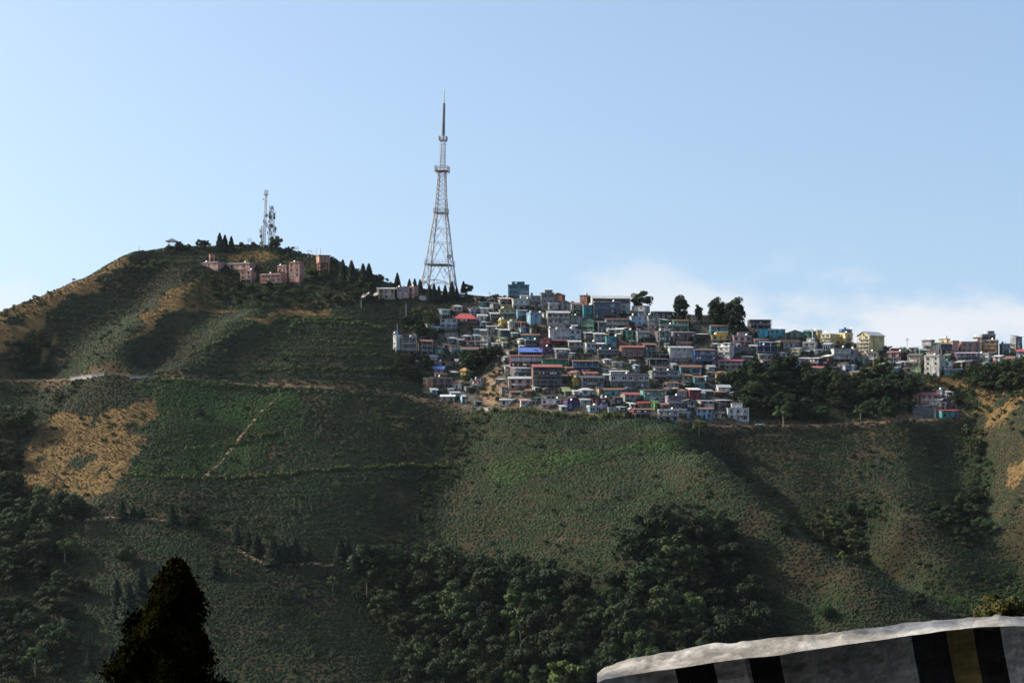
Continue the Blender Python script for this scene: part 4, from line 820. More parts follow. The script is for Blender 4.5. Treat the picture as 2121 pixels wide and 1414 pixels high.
 (1364, 1406, 850, 873, 'white', 'f', 'white', 'ob', 'white arcaded house raised on dark stilts', dict(rail=0, yaw=-6)),
 (1442, 1476, 847, 867, 'ltblue', 'g', 'rust', 'dw', 'powder blue house with rust red roof', dict(rise=4, yaw=-4)),
 (1474, 1501, 855, 868, 'cream', 's', 'dktin', 'd', 'little cream cottage with dark roof beside powder blue house', dict(rise=3)),
 (1445, 1480, 830, 846, 'offwhite', 's', 'tin', 'ww', 'grey-white house above the powder blue house', dict(rise=2)),
 (1478, 1517, 829, 846, 'dkgrey', 's', 'tin', 'ob', 'dark open house with pale thin roof', dict(rise=2)),
 (1483, 1513, 802, 818, 'white', 'g', 'tin', 'ox', 'grey-white barn on stilts with double tin roof', dict(rise=6, name='barn', cat='barn')),
 (1507, 1551, 845, 872, 'white', 'f', 'white', 'dw', 'white villa with grey bands above the parked white car', dict(frame=3, curtained=.1, yaw=-4)),
 (1520, 1537, 837, 846, 'ltgrey', 's', 'white_tin', 'w', 'small roof cabin of the white villa with grey bands', dict(dd=3, yaw=-4)),
 (1482, 1499, 772, 792, 'ltyellow', 's', 'rust', 'wg', 'pale yellow house with white window frames', dict(frame=0, yaw=-14)),
 (1499, 1527, 772, 782, 'yellow', 's', 'tin', 'b', 'ochre lean-to among trees by the pale yellow house', dict(rise=3)),
 (1551, 1598, 662, 684, 'slate', 's', 'dktin', 'bb', 'dark timber lodge with overhanging roof on skyline', dict(rise=2, depth=7, yaw=2)),
 (1571, 1590, 684, 700, 'cyan', 'f', 'cyan', 'xw', 'sunlit end block of the bright cyan house', dict(yaw=-40)),
 (1588, 1627, 684, 699, 'cyan', 'f', 'tin', 'xw', 'bright cyan house with shaded long front', dict(yaw=10)),
 (1558, 1593, 704, 720, 'grey', 'g', 'rust', 'bw', 'grey house with brown ridge roof under the cyan house', dict(rise=4)),
 (1626, 1666, 690, 706, 'roofgreen', 'e', 'roofgreen', 'bw', 'green hip-gabled house with dark porch', dict(rise=7, yaw=-4)),
 (1664, 1684, 686, 702, 'green', 's', 'roofgreen', 'ww', 'small green block touching the yellow building', {}),
 (1606, 1624, 708, 720, 'yellow', 's', 'white_tin', 'd', 'yellow porch cottage with white cap', dict(yaw=-14)),
 (1619, 1656, 708, 722, 'grey', 'g', 'rust', 'w', 'house with long terracotta tin roof beside yellow porch', dict(rise=5, yaw=5)),
 (1563, 1612, 717, 742, 'navy', 'n', 'concrete', 'bo', 'dark blue house ringed by unfinished white columns', dict(yaw=4)),
 (1567, 1601, 734, 747, 'mint', 's', 'white_tin', 'w', 'pale mint cottage with white roof edge', dict(rise=3)),
 (1570, 1607, 747, 757, 'offwhite', 'g', 'rust', 'd', 'white cottage with brown roof at the wood edge', dict(rise=4)),
 (1664, 1695, 710, 728, 'white', 'f', 'white', 'xb', 'white terrace house under the long yellow building', dict(yaw=-8, rail=0)),
 (1646, 1678, 742, 758, 'ltgrey', 's', 'white_tin', 'w', 'whitish long-roofed house half in trees', dict(rise=3)),
 (1675, 1706, 742, 762, 'navy', 's', 'white_tin', 'bb', 'midnight blue house with two dark balconies', dict(rise=2)),
 (1702, 1742, 692, 716, 'ltyellow', 'f', 'ltyellow', 'bbw', 'sunlit wing of the long pale yellow building', dict(yaw=-24, depth=9, rail=0, name='apartment_block', cat='building')),
 (1740, 1767, 692, 718, 'ltyellow', 'f', 'ltyellow', 'bbw', 'shaded wing of the long pale yellow building', dict(yaw=12, depth=9, rail=0, name='apartment_block', cat='building')),
 (1740, 1765, 684, 692, 'blue', 'f', 'tin', 'g', 'glazed blue rooftop room on the long yellow building', dict(dd=3, dense=5, yaw=8)),
 (1684, 1704, 686, 704, 'ltyellow', 'f', 'ltyellow', 'xw', 'small pale yellow block by the long yellow building', dict(yaw=-22)),
 (1704, 1727, 713, 728, 'ltblue', 's', 'tin', 'g', 'house of blue and white panels below the yellow building', {}),
 (1724, 1763, 722, 754, 'ltgrey', 'f', 'grey', 'obw', 'grey-white layered house with white pillars', dict(rail=0)),
 (1762, 1779, 724, 748, 'grey', 'f', 'grey', 'ww', 'narrow grey house between the two yellow buildings', {}),
 (1705, 1726, 738, 756, 'brick', 's', 'white_tin', 'bw', 'brown-red house with bright white roof corner', {}),
 (1781, 1833, 695, 734, 'ltyellow', 'e', 'tin', 'bbbbw', 'tall pale yellow gabled building with tiers of balconies', dict(yaw=-26, rise=9, depth=13, rail=0, dense=3.4, name='apartment_block', cat='building')),
 (1795, 1823, 730, 744, 'offwhite', 'f', 'white', 'b', 'white terrace at the foot of the tall yellow gabled building', dict(rail=0, dd=-3)),
 (1776, 1799, 740, 752, 'tealg', 's', 'rust', 'd', 'teal cottage with red-brown roof below yellow gabled building', dict(rise=4)),
 (1800, 1822, 745, 758, 'brown', 's', 'tin', 'b', 'brown balcony cottage below the white terrace', {}),
 (1679, 1714, 762, 780, 'grey', 'g', 'roofred', 'bd', 'red-roofed house standing among dark trees', dict(rise=4)),
 (1762, 1786, 770, 782, 'cream', 's', 'tan', 'd', 'cream hut alone in the bushes', dict(yaw=-16)),
 (1838, 1873, 730, 752, 'maroon', 'f', 'pink', 'bw', 'maroon house with pink sunlit end and stair', dict(yaw=-10, rail=0)),
 (1881, 1914, 736, 760, 'offwhite', 's', 'brown', 'bbw', 'brown and white three-storey balcony house', dict(yaw=-12, rail=0)),
 (1916, 1956, 738, 778, 'offwhite', 'f', 'offwhite', 'dwww', 'square weathered white concrete block of four floors', dict(yaw=-14, frame=3, curtained=.2, name='apartment_block', cat='building')),
 (1885, 1913, 760, 771, 'lime', 'e', 'brown', 'w', 'pale lime cottage with brown gable roof', dict(rise=5, yaw=-10)),
 (1875, 1885, 763, 771, 'pink', 's', 'rust', 'd', 'tiny pinkish shed beside the pale lime cottage', {}),
 (1904, 1926, 725, 738, 'green', 's', 'tin', 'x', 'bright green tin shed on the ridge', dict(rise=2)),
 (1911, 1938, 706, 726, 'grey', 'f', 'dktin', 'bw', 'grey ridge house with overhanging flat roof', dict(yaw=-18)),
 (1935, 1981, 713, 734, 'slate', 'g', 'dktin', 'bw', 'dark slate house beside the grey overhanging house', dict(rise=4)),
 (1968, 1986, 708, 732, 'salmon', 'f', 'orange', 'xw', 'sunlit peach end of the large salmon building', dict(yaw=-34, name='apartment_block', cat='building')),
 (1984, 2030, 708, 732, 'salmon', 'f', 'tin', 'ww', 'large salmon building with blue tank on roof', dict(yaw=6, depth=9, curtained=.1, name='apartment_block', cat='building')),
 (2017, 2041, 700, 728, 'cream', 'f', 'dktin', 'wwb', 'cream slim building squeezed between salmon and peach', dict(yaw=-16)),
 (2037, 2075, 706, 732, 'orange', 'f', 'orange', 'bxb', 'peach building with solid banded balconies', dict(yaw=-8, depth=9, rail=0, name='apartment_block', cat='building')),
 (2034, 2062, 694, 707, 'grey', 'f', 'grey', 'g', 'glazed grey rooftop room above the peach building', dict(dd=3)),
 (1982, 2029, 732, 748, 'purple', 's', 'mauve', 'bb', 'purple house with magenta sunlit balconies', dict(yaw=-6, rail=0)),
 (1957, 1972, 736, 746, 'lime', 's', 'roofgreen', 'w', 'vivid green cottage behind white concrete block', dict(yaw=-16)),
 (1953, 1977, 750, 767, 'white', 'f', 'white', 'bw', 'white house joined to the weathered concrete block', dict(yaw=-10, rail=0)),
 (1981, 2001, 750, 766, 'cream', 's', 'tin', 'bw', 'cream house with white balcony band', dict(yaw=-14, rail=0)),
 (2000, 2018, 749, 766, 'dkgrey', 's', 'dktin', 'ww', 'dark grey house next to the cream balcony house', {}),  # dark grey walls under a dark tin roof
 (1953, 1993, 765, 778, 'tealg', 's', 'white_tin', 'w', 'sea-green bottom house with white eave', dict(rise=2)),
 (2074, 2093, 714, 734, 'grey', 'f', 'grey', 'bw', 'grey house beside the peach building', {}),
 (2096, 2118, 698, 712, 'grey', 's', 'dktin', 'w', 'small grey house high on the far ridge end', {}),
 (2093, 2119, 714, 728, 'offwhite', 'f', 'concrete', 'bw', 'off-white terraced house over the red-roofed one', dict(yaw=-12)),
 (2107, 2140, 728, 742, 'ltblue', 's', 'red', 'b', 'house with cherry red roof and blue wall', dict(rise=5)),
 (1907, 1944, 818, 836, 'salmon', 'g', 'maroon', 'xw', 'pinkish house with dark red roof above the retaining wall', dict(rise=6, yaw=-4)),
 (1941, 1958, 809, 822, 'white', 'f', 'white', 'x', 'plain white box beside the dark red roof', dict(yaw=-10)),
 (1925, 1957, 828, 842, 'offwhite', 's', 'tin', 'd', 'whitish lean-to under the plain white box', {}),
 (1948, 1986, 850, 867, 'teal', 's', 'red', 'd', 'dark teal roadside shop with red roof edge', dict(rise=2)),
 (1893, 1912, 818, 834, 'rust', 's', 'rust', 'd', 'rusty brown shack beside the pinkish house', {}),
 (1853, 1878, 722, 738, 'cream', 'g', 'roofgreen', 'ww', 'cream house with green roof behind the maroon house', dict(yaw=-16)),
 (1884, 1906, 720, 735, 'offwhite', 's', 'tin', 'bw', 'off-white house behind the brown and white balcony house', dict(yaw=-14, rise=3)),
 (1946, 1970, 702, 716, 'ltyellow', 'f', 'white', 'w', 'pale primrose ridge house over the dark slate house', dict(yaw=-18)),
 (2058, 2080, 738, 752, 'white', 's', 'white_tin', 'bw', 'white house below the grey house by the peach building', dict(yaw=-15, rise=3)),
 (2084, 2108, 742, 756, 'cream', 'g', 'rust', 'w', 'cream cottage under the off-white terraced house', dict(yaw=-16, rise=4)),
 (2030, 2056, 734, 748, 'offwhite', 'f', 'concrete', 'bw', 'whitish terrace beneath the peach building', dict(yaw=-14)),
 (1640, 1664, 722, 736, 'ltyellow', 's', 'tin', 'bw', 'pale yellow house downhill of the terracotta tin roof', dict(yaw=-16, rise=3)),
 (1735, 1760, 752, 766, 'white', 's', 'rust', 'w', 'small white house beneath the white pillars', dict(yaw=-18, rise=3)),
 (414, 463, 545, 557, 'salmon', 'f', 'concrete', 'w', 'long salmon institute block with overhanging grey roof', dict(yaw=-9, dense=6, depth=8, name='institute_block', cat='building', group='salmon pink institute blocks')),
 (466, 530, 547, 566, 'salmon', 'f', 'concrete', 'xw', 'salmon institute block with a big blank panel', dict(yaw=-9, dense=6, depth=8, name='institute_block', cat='building', group='salmon pink institute blocks')),
 (497, 529, 562, 587, 'salmon', 'f', 'salmon', 'oww', 'lower salmon institute block standing on pillars', dict(yaw=-9, frame=1, curtained=0, name='institute_block', cat='building', group='salmon pink institute blocks')),
 (538, 592, 569, 594, 'salmon', 'f', 'tin', 'obb', 'salmon institute block with dark red balconies', dict(yaw=-9, rail=3, frame=1, curtained=0, name='institute_block', cat='building', group='salmon pink institute blocks')),
 (574, 600, 552, 566, 'salmon', 'f', 'maroon', 'w', 'salmon side wing with maroon roof band', dict(yaw=-9, frame=1, curtained=0, name='institute_block', cat='building', group='salmon pink institute blocks')),
 (598, 628, 545, 594, 'salmon', 'f', 'maroon', 'oxwww', 'tallest salmon institute block with maroon top band', dict(yaw=-9, frame=1, curtained=.1, name='institute_block', cat='building', group='salmon pink institute blocks')),
]
for (u0, u1, vt, vb, wall, roof, rc, st, lab, op) in T: house(u0, u1, vt, vb, wall, roof, rc, st, lab, **op)
# small shacks squeezed into what is left of the slope
rgf = random.Random(99); cnt = 0; NAMED = [(h[0], h[1], h[2], h[3], h[4]['label']) for h in HOUSES]; used_labels = set(n_[4] for n_ in NAMED)
FILL = [('grey', 'tin', 'grey tin-roofed'), ('dkgrey', 'rust', 'dark rust-roofed'), ('offwhite', 'tin', 'whitish tin-roofed'), ('ltblue', 'tin', 'pale blue'), ('brown', 'rust', 'brown rust-roofed'), ('concrete', 'dktin', 'raw concrete')]
_ru, _rv = [r_[0] for r_ in RIDGE], [r_[1] for r_ in RIDGE]
for _ in range(9000):
    if cnt > 125: break
    u, v = rgf.uniform(860, 2115), rgf.uniform(628, 868)
    if v - 14 < np.interp(u, _ru, _rv) + 6: continue
    if not bool(region(TOWN, np.array([u]), np.array([v]))[0]) or bool(region([[(960, 725), (1030, 725), (1035, 845), (985, 845)]], np.array([u]), np.array([v]))[0]): continue
    w, h = rgf.uniform(11, 26), rgf.uniform(7, 14); a0, a1, b0, b1 = u - w / 2, u + w / 2, v - h, v
    ov = 0
    for (x0, x1, y0, y1, *_r) in HOUSES: ov += max(0, min(a1, x1) - max(a0, x0)) * max(0, min(b1, y1) - max(b0, y0))
    if ov > 0.52 * w * h: continue
    wl, rc, word = rgf.choice(FILL); near = sorted(NAMED, key=lambda n_: abs((n_[0] + n_[1]) / 2 - u) + 1.3 * abs((n_[2] + n_[3]) / 2 - (v - 6)))[:10]; lab = None
    for n_ in near:
        rel = 'below' if (n_[2] + n_[3]) / 2 < v - 16 else ('above' if (n_[2] + n_[3]) / 2 > v + 4 else 'beside'); t_ = f"{word} shack {rel} the {n_[4]}"
        if t_ not in used_labels and len(t_.replace('-', ' ').split()) <= 16: lab = t_; break
    if lab is None: continue
    used_labels.add(lab); house(a0, a1, b0, b1, wl, rgf.choice('sgsgeh'), rc, rgf.choice(('w', 'd', 'w', 'b', 'x')) if h < 11.5 else rgf.choice(('ob', 'ww', 'bw', 'ow')), lab, name='shack', cat='shack', group='shacks filling the gaps of the hillside town', rise=rgf.uniform(2, 4.5), depth=4.5); cnt += 1
# ---------------------------------------------------------------- towers and masts
M_TOWER = mat_plain('weathered_tower_steel', (.42, .37, .35), 0.6, 0.35, 0.08, 0.25); M_TOWERW = mat_plain('pale_tower_steel', (.44, .44, .45), 0.6, 0.25, 0.1, 0.25); M_TOWERD = mat_plain('dark_antenna', (.13, .13, .14), 0.6, 0.3, 0.3)
M_REDB = mat_plain('red_oxide', (.30, .09, .06), 0.7, 0.3, 0.3)
x0, y0, z0 = hit(909, 603); KT = y0 / FPX
def tv(v): return (603 - v) * KT                       # height above the tower's foot of a row of the photograph
TW = empty('broadcast_tower', (x0, y0, z0 - .3)); TW.rotation_euler = (0, math.radians(1.6), 0)
tag(TW, 'tall tapering steel lattice broadcast tower on the ridge', 'tower')
PROF = [(603, 39), (576, 34.5), (546, 29), (500, 22.5), (470, 18.2), (440, 13.6), (415, 11.8), (385, 9.8), (353, 8)]
def half(v): return np.interp(v, [p_[1 - 1] for p_ in PROF[::-1]], [p_[1] for p_ in PROF[::-1]]) * KT
ROT = math.radians(33)
def corner(k, v, s=1.0):
    h = half(v) * s / 0.86; a = ROT + k * math.pi / 2; return Vector((math.cos(a) * h, math.sin(a) * h, tv(v)))
for k in range(4):
    b_ = MB()
    for (va, _), (vb_, _) in zip(PROF[:-1], PROF[1:]): b_.bar(corner(k, va), corner(k, vb_), .42 if va > 430 else .30, 0, .40 if va > 430 else .27, 6)
    b_.build('leg', M_TOWER, TW)
def panel(v0, v1, n, r=.13, mat=M_TOWER, name='bracing', xbrace=True):
    vs_ = np.linspace(v0, v1, n + 1)
    for k in range(4):
        b_ = MB()
        for a, c in zip(vs_[:-1], vs_[1:]):
            A, B_, C_, D_ = corner(k, a), corner((k + 1) % 4, a), corner(k, c), corner((k + 1) % 4, c)
            if xbrace: b_.bar(A, D_, r); b_.bar(B_, C_, r)
            else:
                m_ = (C_ + D_) / 2; b_.bar(A, m_, r); b_.bar(B_, m_, r); q1, q2 = A.lerp(m_, .5), B_.lerp(m_, .5)
                b_.bar(q1, A.lerp(C_, .5), r * .7); b_.bar(q2, B_.lerp(D_, .5), r * .7); b_.bar(q1, A.lerp(C_, .75), r * .7); b_.bar(q2, B_.lerp(D_, .75), r * .7)
            b_.bar(C_, D_, r)
        b_.build(name, mat, TW)
panel(603, 546, 1, .2, M_TOWER, 'bracing', False); panel(546, 500, 1, .17, M_TOWER, 'bracing', False); panel(500, 470, 1, .15, M_TOWER, 'bracing', False); panel(470, 440, 1, .15, M_TOWER, 'bracing', False)
panel(440, 353, 9, .12, M_TOWERW)
for k in range(4):   # the arched ties near the ground
    b_ = MB(); A, B_ = corner(k, 590), corner((k + 1) % 4, 590); prev = None
    for q in range(9):
        t = q / 8; p_ = A.lerp(B_, t); p_.z = A.z + math.sin(t * math.pi) * 2.2 + .6
        if prev is not None: b_.bar(prev, p_, .22); b_.bar(p_ - Vector((0, 0, 1.4)), prev, .12)
        prev = p_
    b_.build('arch_tie', M_TOWER, TW)
def platform(v, hw, mat=M_TOWERW, rail=2.0):
    h = hw * KT; z = tv(v); cs = [Vector((math.cos(ROT + k * math.pi / 2) * h, math.sin(ROT + k * math.pi / 2) * h, z)) for k in range(4)]
    b_ = MB(); b_.add([c - Vector((0, 0, .35)) for c in cs] + cs, [(3, 2, 1, 0), (4, 5, 6, 7)] + [(k, (k + 1) % 4, 4 + (k + 1) % 4, 4 + k) for k in range(4)]); pf = b_.build('platform', mat, TW)
    r_ = MB()
    for k in range(4):
        A, B_ = cs[k], cs[(k + 1) % 4]
        for zz in (rail, rail * .5): r_.bar(A + Vector((0, 0, zz)), B_ + Vector((0, 0, zz)), .09)
        for q in range(9): p_ = A.lerp(B_, q / 8); r_.bar(p_, p_ + Vector((0, 0, rail)), .08)
    r_.build('railing', mat, pf)
    for k in range(4):
        s_ = MB(); s_.bar(cs[k] * 1 - Vector((0, 0, .3)), Vector((cs[k].x * .45, cs[k].y * .45, z - h * .45)), .14); s_.build('strut', mat, pf)
platform(546, 37.5, M_TOWERW, 2.4); platform(438, 19, M_TOWERW, 2.2); platform(352, 18.5, M_REDB, 2.6); platform(288, 10.5, M_TOWER, 2.0)
up = MB()
for k in range(4):
    a = ROT + k * math.pi / 2; r1, r2 = 6.4 * KT, 5.2 * KT
    up.bar((math.cos(a) * r1, math.sin(a) * r1, tv(353)), (math.cos(a) * r2, math.sin(a) * r2, tv(288)), .17)
    for q in range(12):
        za, zb = tv(353 - q * 5.4), tv(353 - (q + 1) * 5.4); a2 = a + math.pi / 2; rr = r1 + (r2 - r1) * q / 12
        up.bar((math.cos(a) * rr, math.sin(a) * rr, za), (math.cos(a2) * rr, math.sin(a2) * rr, zb), .09); up.bar((math.cos(a2) * rr, math.sin(a2) * rr, za), (math.cos(a2) * rr, math.sin(a2) * rr, zb), .05)
up.build('upper_mast', M_TOWERW, TW)
for k in range(4):
    pa = MB(); a = ROT + k * math.pi / 2 + math.pi / 4
    for q in range(7):
        zc = tv(340 - q * 7); c, s_ = math.cos(a), math.sin(a); rr = 6.0 * KT
        for t in (-.7, .7): pa.bar((c * rr - s_ * t, s_ * rr + c * t, zc - .55), (c * rr - s_ * t, s_ * rr + c * t, zc + .55), .12)
        pa.bar((c * rr * .6, s_ * rr * .6, zc), (c * rr * 1.1, s_ * rr * 1.1, zc), .07)
    pa.build('antenna_panel', M_TOWERW, TW)
po = MB(); po.bar((0, 0, tv(290)), (0, 0, tv(278)), .55, 0, .5, 8)
po.build('mast_collar', M_TOWER, TW)
po = MB(); zz = tv(278)
for q in range(17): po.bar((0, 0, tv(278 - q * 3.9)), (0, 0, tv(278 - (q + .72) * 3.9)), 1.05 - q * .018, 0, 1.0 - q * .018, 8)
po.bar((0, 0, tv(279)), (0, 0, tv(211)), .55, 0, .5, 6); po.build('antenna_drum', M_TOWERD, TW)
po = MB(); po.bar((0, 0, tv(212)), (0, 0, tv(183)), .34, 0, .16, 6); po.build('spire', M_TOWERW, TW)
dsh = MB()
def dish_into(mb, c, n, r, dep, seg=14):
    n = Vector(n).normalized(); q = n.to_track_quat('Z', 'Y'); base = len(mb.v); rings = 4; vs_, fs = [tuple(c)], []
    for i in range(1, rings + 1):
        for k in range(seg): t = 2 * math.pi * k / seg; rr = r * i / rings; vs_.append(Vector(c) + q @ Vector((math.cos(t) * rr, math.sin(t) * rr, dep * (i / rings) ** 2)))
    fs += [(0, 1 + (k + 1) % seg, 1 + k) for k in range(seg)]
    for i in range(rings - 1):
        for k in range(seg): a = 1 + i * seg; fs.append((a + k, a + (k + 1) % seg, a + seg + (k + 1) % seg, a + seg + k))
    mb.add(vs_, fs)
c_ = corner(3, 532) ; dish_into(dsh, c_ + Vector((.6, -.8, 0)), (.5, -1, 0.05), 1.6, .5); dsh.build('microwave_dish', mat_plain('dish_white', (.6, .6, .6)), TW)

def lattice_mast(name, u, vb, vt, hb, ht, lean, label, ants, dishes, mat=M_TOWERW, sides=3, top=None):
    x, y, z = hit(u, vb); k_ = y / FPX; H = (vb - vt) * k_; r = empty(name, (x, y, z - .3)); r.rotation_euler = (0, math.radians(lean), 0); tag(r, label, 'mast', 'radio masts on the hilltop')
    rad = lambda t: (hb + (ht - hb) * t) * k_; pt = lambda i, t: Vector((math.cos(i * 2 * math.pi / sides + .5) * rad(t), math.sin(i * 2 * math.pi / sides + .5) * rad(t), H * t))
    n = max(6, int(H / 2.2))
    for i in range(sides): b_ = MB(); b_.bar(pt(i, 0), pt(i, 1), .2, 0, .16, 5); b_.build('leg', mat, r)
    for i in range(sides):
        b_ = MB()
        for q in range(n): b_.bar(pt(i, q / n), pt((i + 1) % sides, (q + 1) / n), .10); b_.bar(pt(i, (q + 1) / n), pt((i + 1) % sides, (q + 1) / n), .08)
        b_.build('bracing', mat, r)
    g = random.Random(int(u * 7))
    for q in range(ants):
        t = g.uniform(.3, 1); i = g.randrange(sides); a = i * 2 * math.pi / sides + .5 + g.uniform(-.4, .4); R_ = rad(t) + .7; c = Vector((math.cos(a) * R_, math.sin(a) * R_, H * t))
        b_ = MB(); b_.box(c.x - .2, c.x + .2, c.y - .15, c.y + .15, c.z - 1.1, c.z + 1.1); b_.bar((c.x, c.y, c.z), (c.x * .5, c.y * .5, c.z), .08); b_.build('panel_antenna', M_TOWERD if g.random() < .6 else mat, r)
    for q in range(dishes):
        t = g.uniform(.2, .9); a = g.uniform(-2.8, -.3); R_ = rad(t) + .5; c = Vector((math.cos(a) * R_, math.sin(a) * R_, H * t)); b_ = MB(); dish_into(b_, c, (math.cos(a), math.sin(a), 0), g.uniform(.7, 1.2), .3); b_.build('microwave_dish', M_TOWERD if g.random() < .5 else mat, r)
    if top:
        b_ = MB(); b_.box(-top, top, -top, top, H * .915, H * .925); b_.build('platform', mat, r)
        for a in (0, 2.1, 4.2): b_ = MB(); b_.bar((math.cos(a) * top, math.sin(a) * top, H * .92), (math.cos(a) * top, math.sin(a) * top, H * 1.01), .16); b_.build('panel_antenna', M_TOWERD, r)
lattice_mast('radio_mast', 546, 512, 393, 3.2, 2.2, 2.6, 'tallest slim lattice mast with a small head platform on hilltop', 5, 2, top=1.1)
lattice_mast('radio_mast', 563, 512, 429, 8.5, 2.8, 0.5, 'stout tapering lattice mast crowded with antennas and dishes', 26, 9, sides=4)
lattice_mast('radio_mast', 541, 512, 467, 1.4, 1.0, 1.5, 'short thin mast standing beside the tallest slim mast', 3, 1)
lattice_mast('radio_mast', 1143, 606, 593, 2.2, 1.6, 0, 'rooftop antenna frame on the tall grey block', 4, 0, M_TOWERD)
lattice_mast('radio_mast', 1214, 614, 592, 4, 3.2, 0, 'rooftop antenna cage on the orange brick stair block', 10, 0, M_TOWERW, 4)

# ---------------------------------------------------------------- other structures on the hill
M_SALM = mat_paint(C['salmon']); M_CREAM = mat_paint(C['cream'])
def tank_tower(u0, u1, vt, vm, vb, label, floors):
    uc = (u0 + u1) / 2; x, y, z = hit(uc, vb); k_ = y / FPX; W = (u1 - u0) * k_ / 2; z = (VH - vb) / FPX * y; r = empty('water_tower', (x, y, z), .35); tag(r, label, 'water tower'); Hm, Ht = (vb - vm) * k_, (vb - vt) * k_
    for sx in (-1, 1):
        for sy in (-1, 1): b_ = MB(); b_.box(sx * W * .8 - .3, sx * W * .8 + .3, sy * W * .8 - .3, sy * W * .8 + .3, -2.5, Hm - .01); b_.build('leg', M_SALM, r)
    for q in range(floors): b_ = MB(); zz = Hm * (q + .15) / floors; b_.box(-W * .74, W * .74, -W * .95, W * .95, zz, zz + .4); b_.build('floor_slab', M_REDB, r)
    b_ = MB(); b_.box(-W, W, -W, W, Hm, Ht); b_.build('tank', M_SALM, r)
    b_ = MB(); b_.box(-W * 1.12, W * 1.12, -W * 1.12, W * 1.12, Ht + .002, Ht + .5); b_.build('roof', M_REDB, r)
tank_tower(658, 681, 531, 545, 567, 'salmon square water tower on open red frame', 3)
tank_tower(434, 444, 528, 534, 545, 'small raised water tank behind the long institute block', 2)
x, y, z = hit(357, 519); k_ = y / FPX; r = empty('lookout_tower', (x, y, z)); tag(r, 'timber lookout hut on tall posts at the hilltop', 'lookout')
M_TIMBER = mat_plain('dark_timber', (.075, .06, .05), .9, .3, .5)
for sx in (-1, 1):
    for sy in (-1, 1): b_ = MB(); b_.bar((sx * 2, sy * 2, -1), (sx * 2, sy * 2, 5.2), .16); b_.build('post', M_TIMBER, r)
b_ = MB(); b_.box(-2.4, 2.4, -2.4, 2.4, 2.2, 2.4); b_.build('deck', M_TIMBER, r)
b_ = MB(); 
for a, c in (((-2.3, -2.3), (2.3, -2.3)), ((2.3, -2.3), (2.3, 2.3)), ((-2.3, 2.3), (-2.3, -2.3))): b_.bar((*a, 3.3), (*c, 3.3), .07); b_.bar((*a, 2.9), (*c, 2.9), .05)
b_.build('railing', M_TIMBER, r)
b_ = MB(); b_.add([(-3.7, -3.7, 5.0), (3.7, -3.7, 5.0), (3.7, 3.7, 5.0), (-3.7, 3.7, 5.0), (0, 0, 7.0)], [(0, 1, 4), (1, 2, 4), (2, 3, 4), (3, 0, 4), (3, 2, 1, 0)]); b_.build('roof', mat_tin(C['dktin']), r)
# two big ground dishes
M_DISH = mat_plain('dish_grey', (.42, .40, .38), .6, .25, .5)
for u, v, n_, rad_, lab in ((757, 622, (.55, -.45, 1.0), 2.9, 'large tilted ground dish with pinkish bowl beside cream block'), (785, 617, (.45, -.35, 1.0), 3.3, 'larger grey ground dish leaning toward the cream block')):
    x, y, z = hit(u, v); r = empty('ground_dish', (x, y, z)); tag(r, lab, 'satellite dish')
    b_ = MB(); dish_into(b_, (0, 0, 2.2), (-.45, -.35, .75), rad_, .8, 20); b_.build('bowl', M_DISH, r); b_ = MB(); b_.bar((0, 0, -1), (0, 0, 2.3), .25); b_.build('mount', M_STEEL, r); b_ = MB(); b_.bar((0, 0, 2.2), (-1.2, -.9, 4.2), .08); b_.box(-1.4, -1.0, -1.1, -.7, 4.0, 4.4); b_.build('feed_arm', M_STEEL, r)
# retaining and boundary walls
M_CONC = mat_plain('pale_concrete', (.40, .39, .37), .95, .35, .4); M_DRYST = mat_plain('stone_walling', (.15, .145, .14), .95, .5, .8)
def line_wall(pix, h, t, mat, label, name='retaining_wall', course=True):
    pts = [Vector(hit(u, v)) for u, v in pix]; r = empty(name, pts[0]); tag(r, label, 'wall'); o_ = pts[0]
    for a, c in zip(pts[:-1], pts[1:]):
        a, c = a - o_, c - o_; d = (c - a); nrm = Vector((-d.y, d.x, 0)).normalized() * t; b_ = MB(); dn = Vector((0, 0, 1.5)); up_ = Vector((0, 0, h))
        p_ = [a - dn - nrm, c - dn - nrm, c - dn + nrm, a - dn + nrm, a + up_ - nrm, c + up_ - nrm, c + up_ + nrm, a + up_ + nrm]; b_.add(p_, [(0, 3, 2, 1), (4, 5, 6, 7), (0, 1, 5, 4), (1, 2, 6, 5), (2, 3, 7, 6), (3, 0, 4, 7)]); b_.build('wall_section', mat, r)
        cb = MB(); n1 = nrm * 1.35; p_ = [a + up_ - n1 + Vector((0, 0, .002)), c + up_ - n1 + Vector((0, 0, .002)), c + up_ + n1 + Vector((0, 0, .002)), a + up_ + n1 + Vector((0, 0, .002))]; q_ = [v_ + Vector((0, 0, .16)) for v_ in p_]; cb.add(p_ + q_, [(0, 3, 2, 1), (4, 5, 6, 7), (0, 1, 5, 4), (1, 2, 6, 5), (2, 3, 7, 6), (3, 0, 4, 7)]); cb.build('coping', M_CONC, r)
line_wall([(146, 789), (165, 786), (190, 783), (216, 780)], 1.6, .3, M_CONC, 'pale new concrete wall along the hill road bend')
line_wall([(268, 784), (295, 784), (322, 783)], .9, .3, M_CONC, 'low pale concrete edge wall further along the hill road')
line_wall([(868, 622), (888, 623), (906, 622)], 2.2, .3, M_CONC, 'grey compound wall at the foot of the lattice tower', 'compound_wall')
line_wall([(992, 626), (1008, 626), (1024, 626)], 1.9, .2, M_CREAM, 'cream compound wall along the ridge before the glassy teal block', 'compound_wall')
line_wall([(1891, 866), (1908, 866), (1925, 865), (1942, 864)], 6.0, .4, M_DRYST, 'tall dark stone retaining wall beside the dark teal shop')
line_wall([(1516, 731), (1536, 731), (1555, 731)], 3.0, .4, M_DRYST, 'grey stone wall under the dusty pink house')
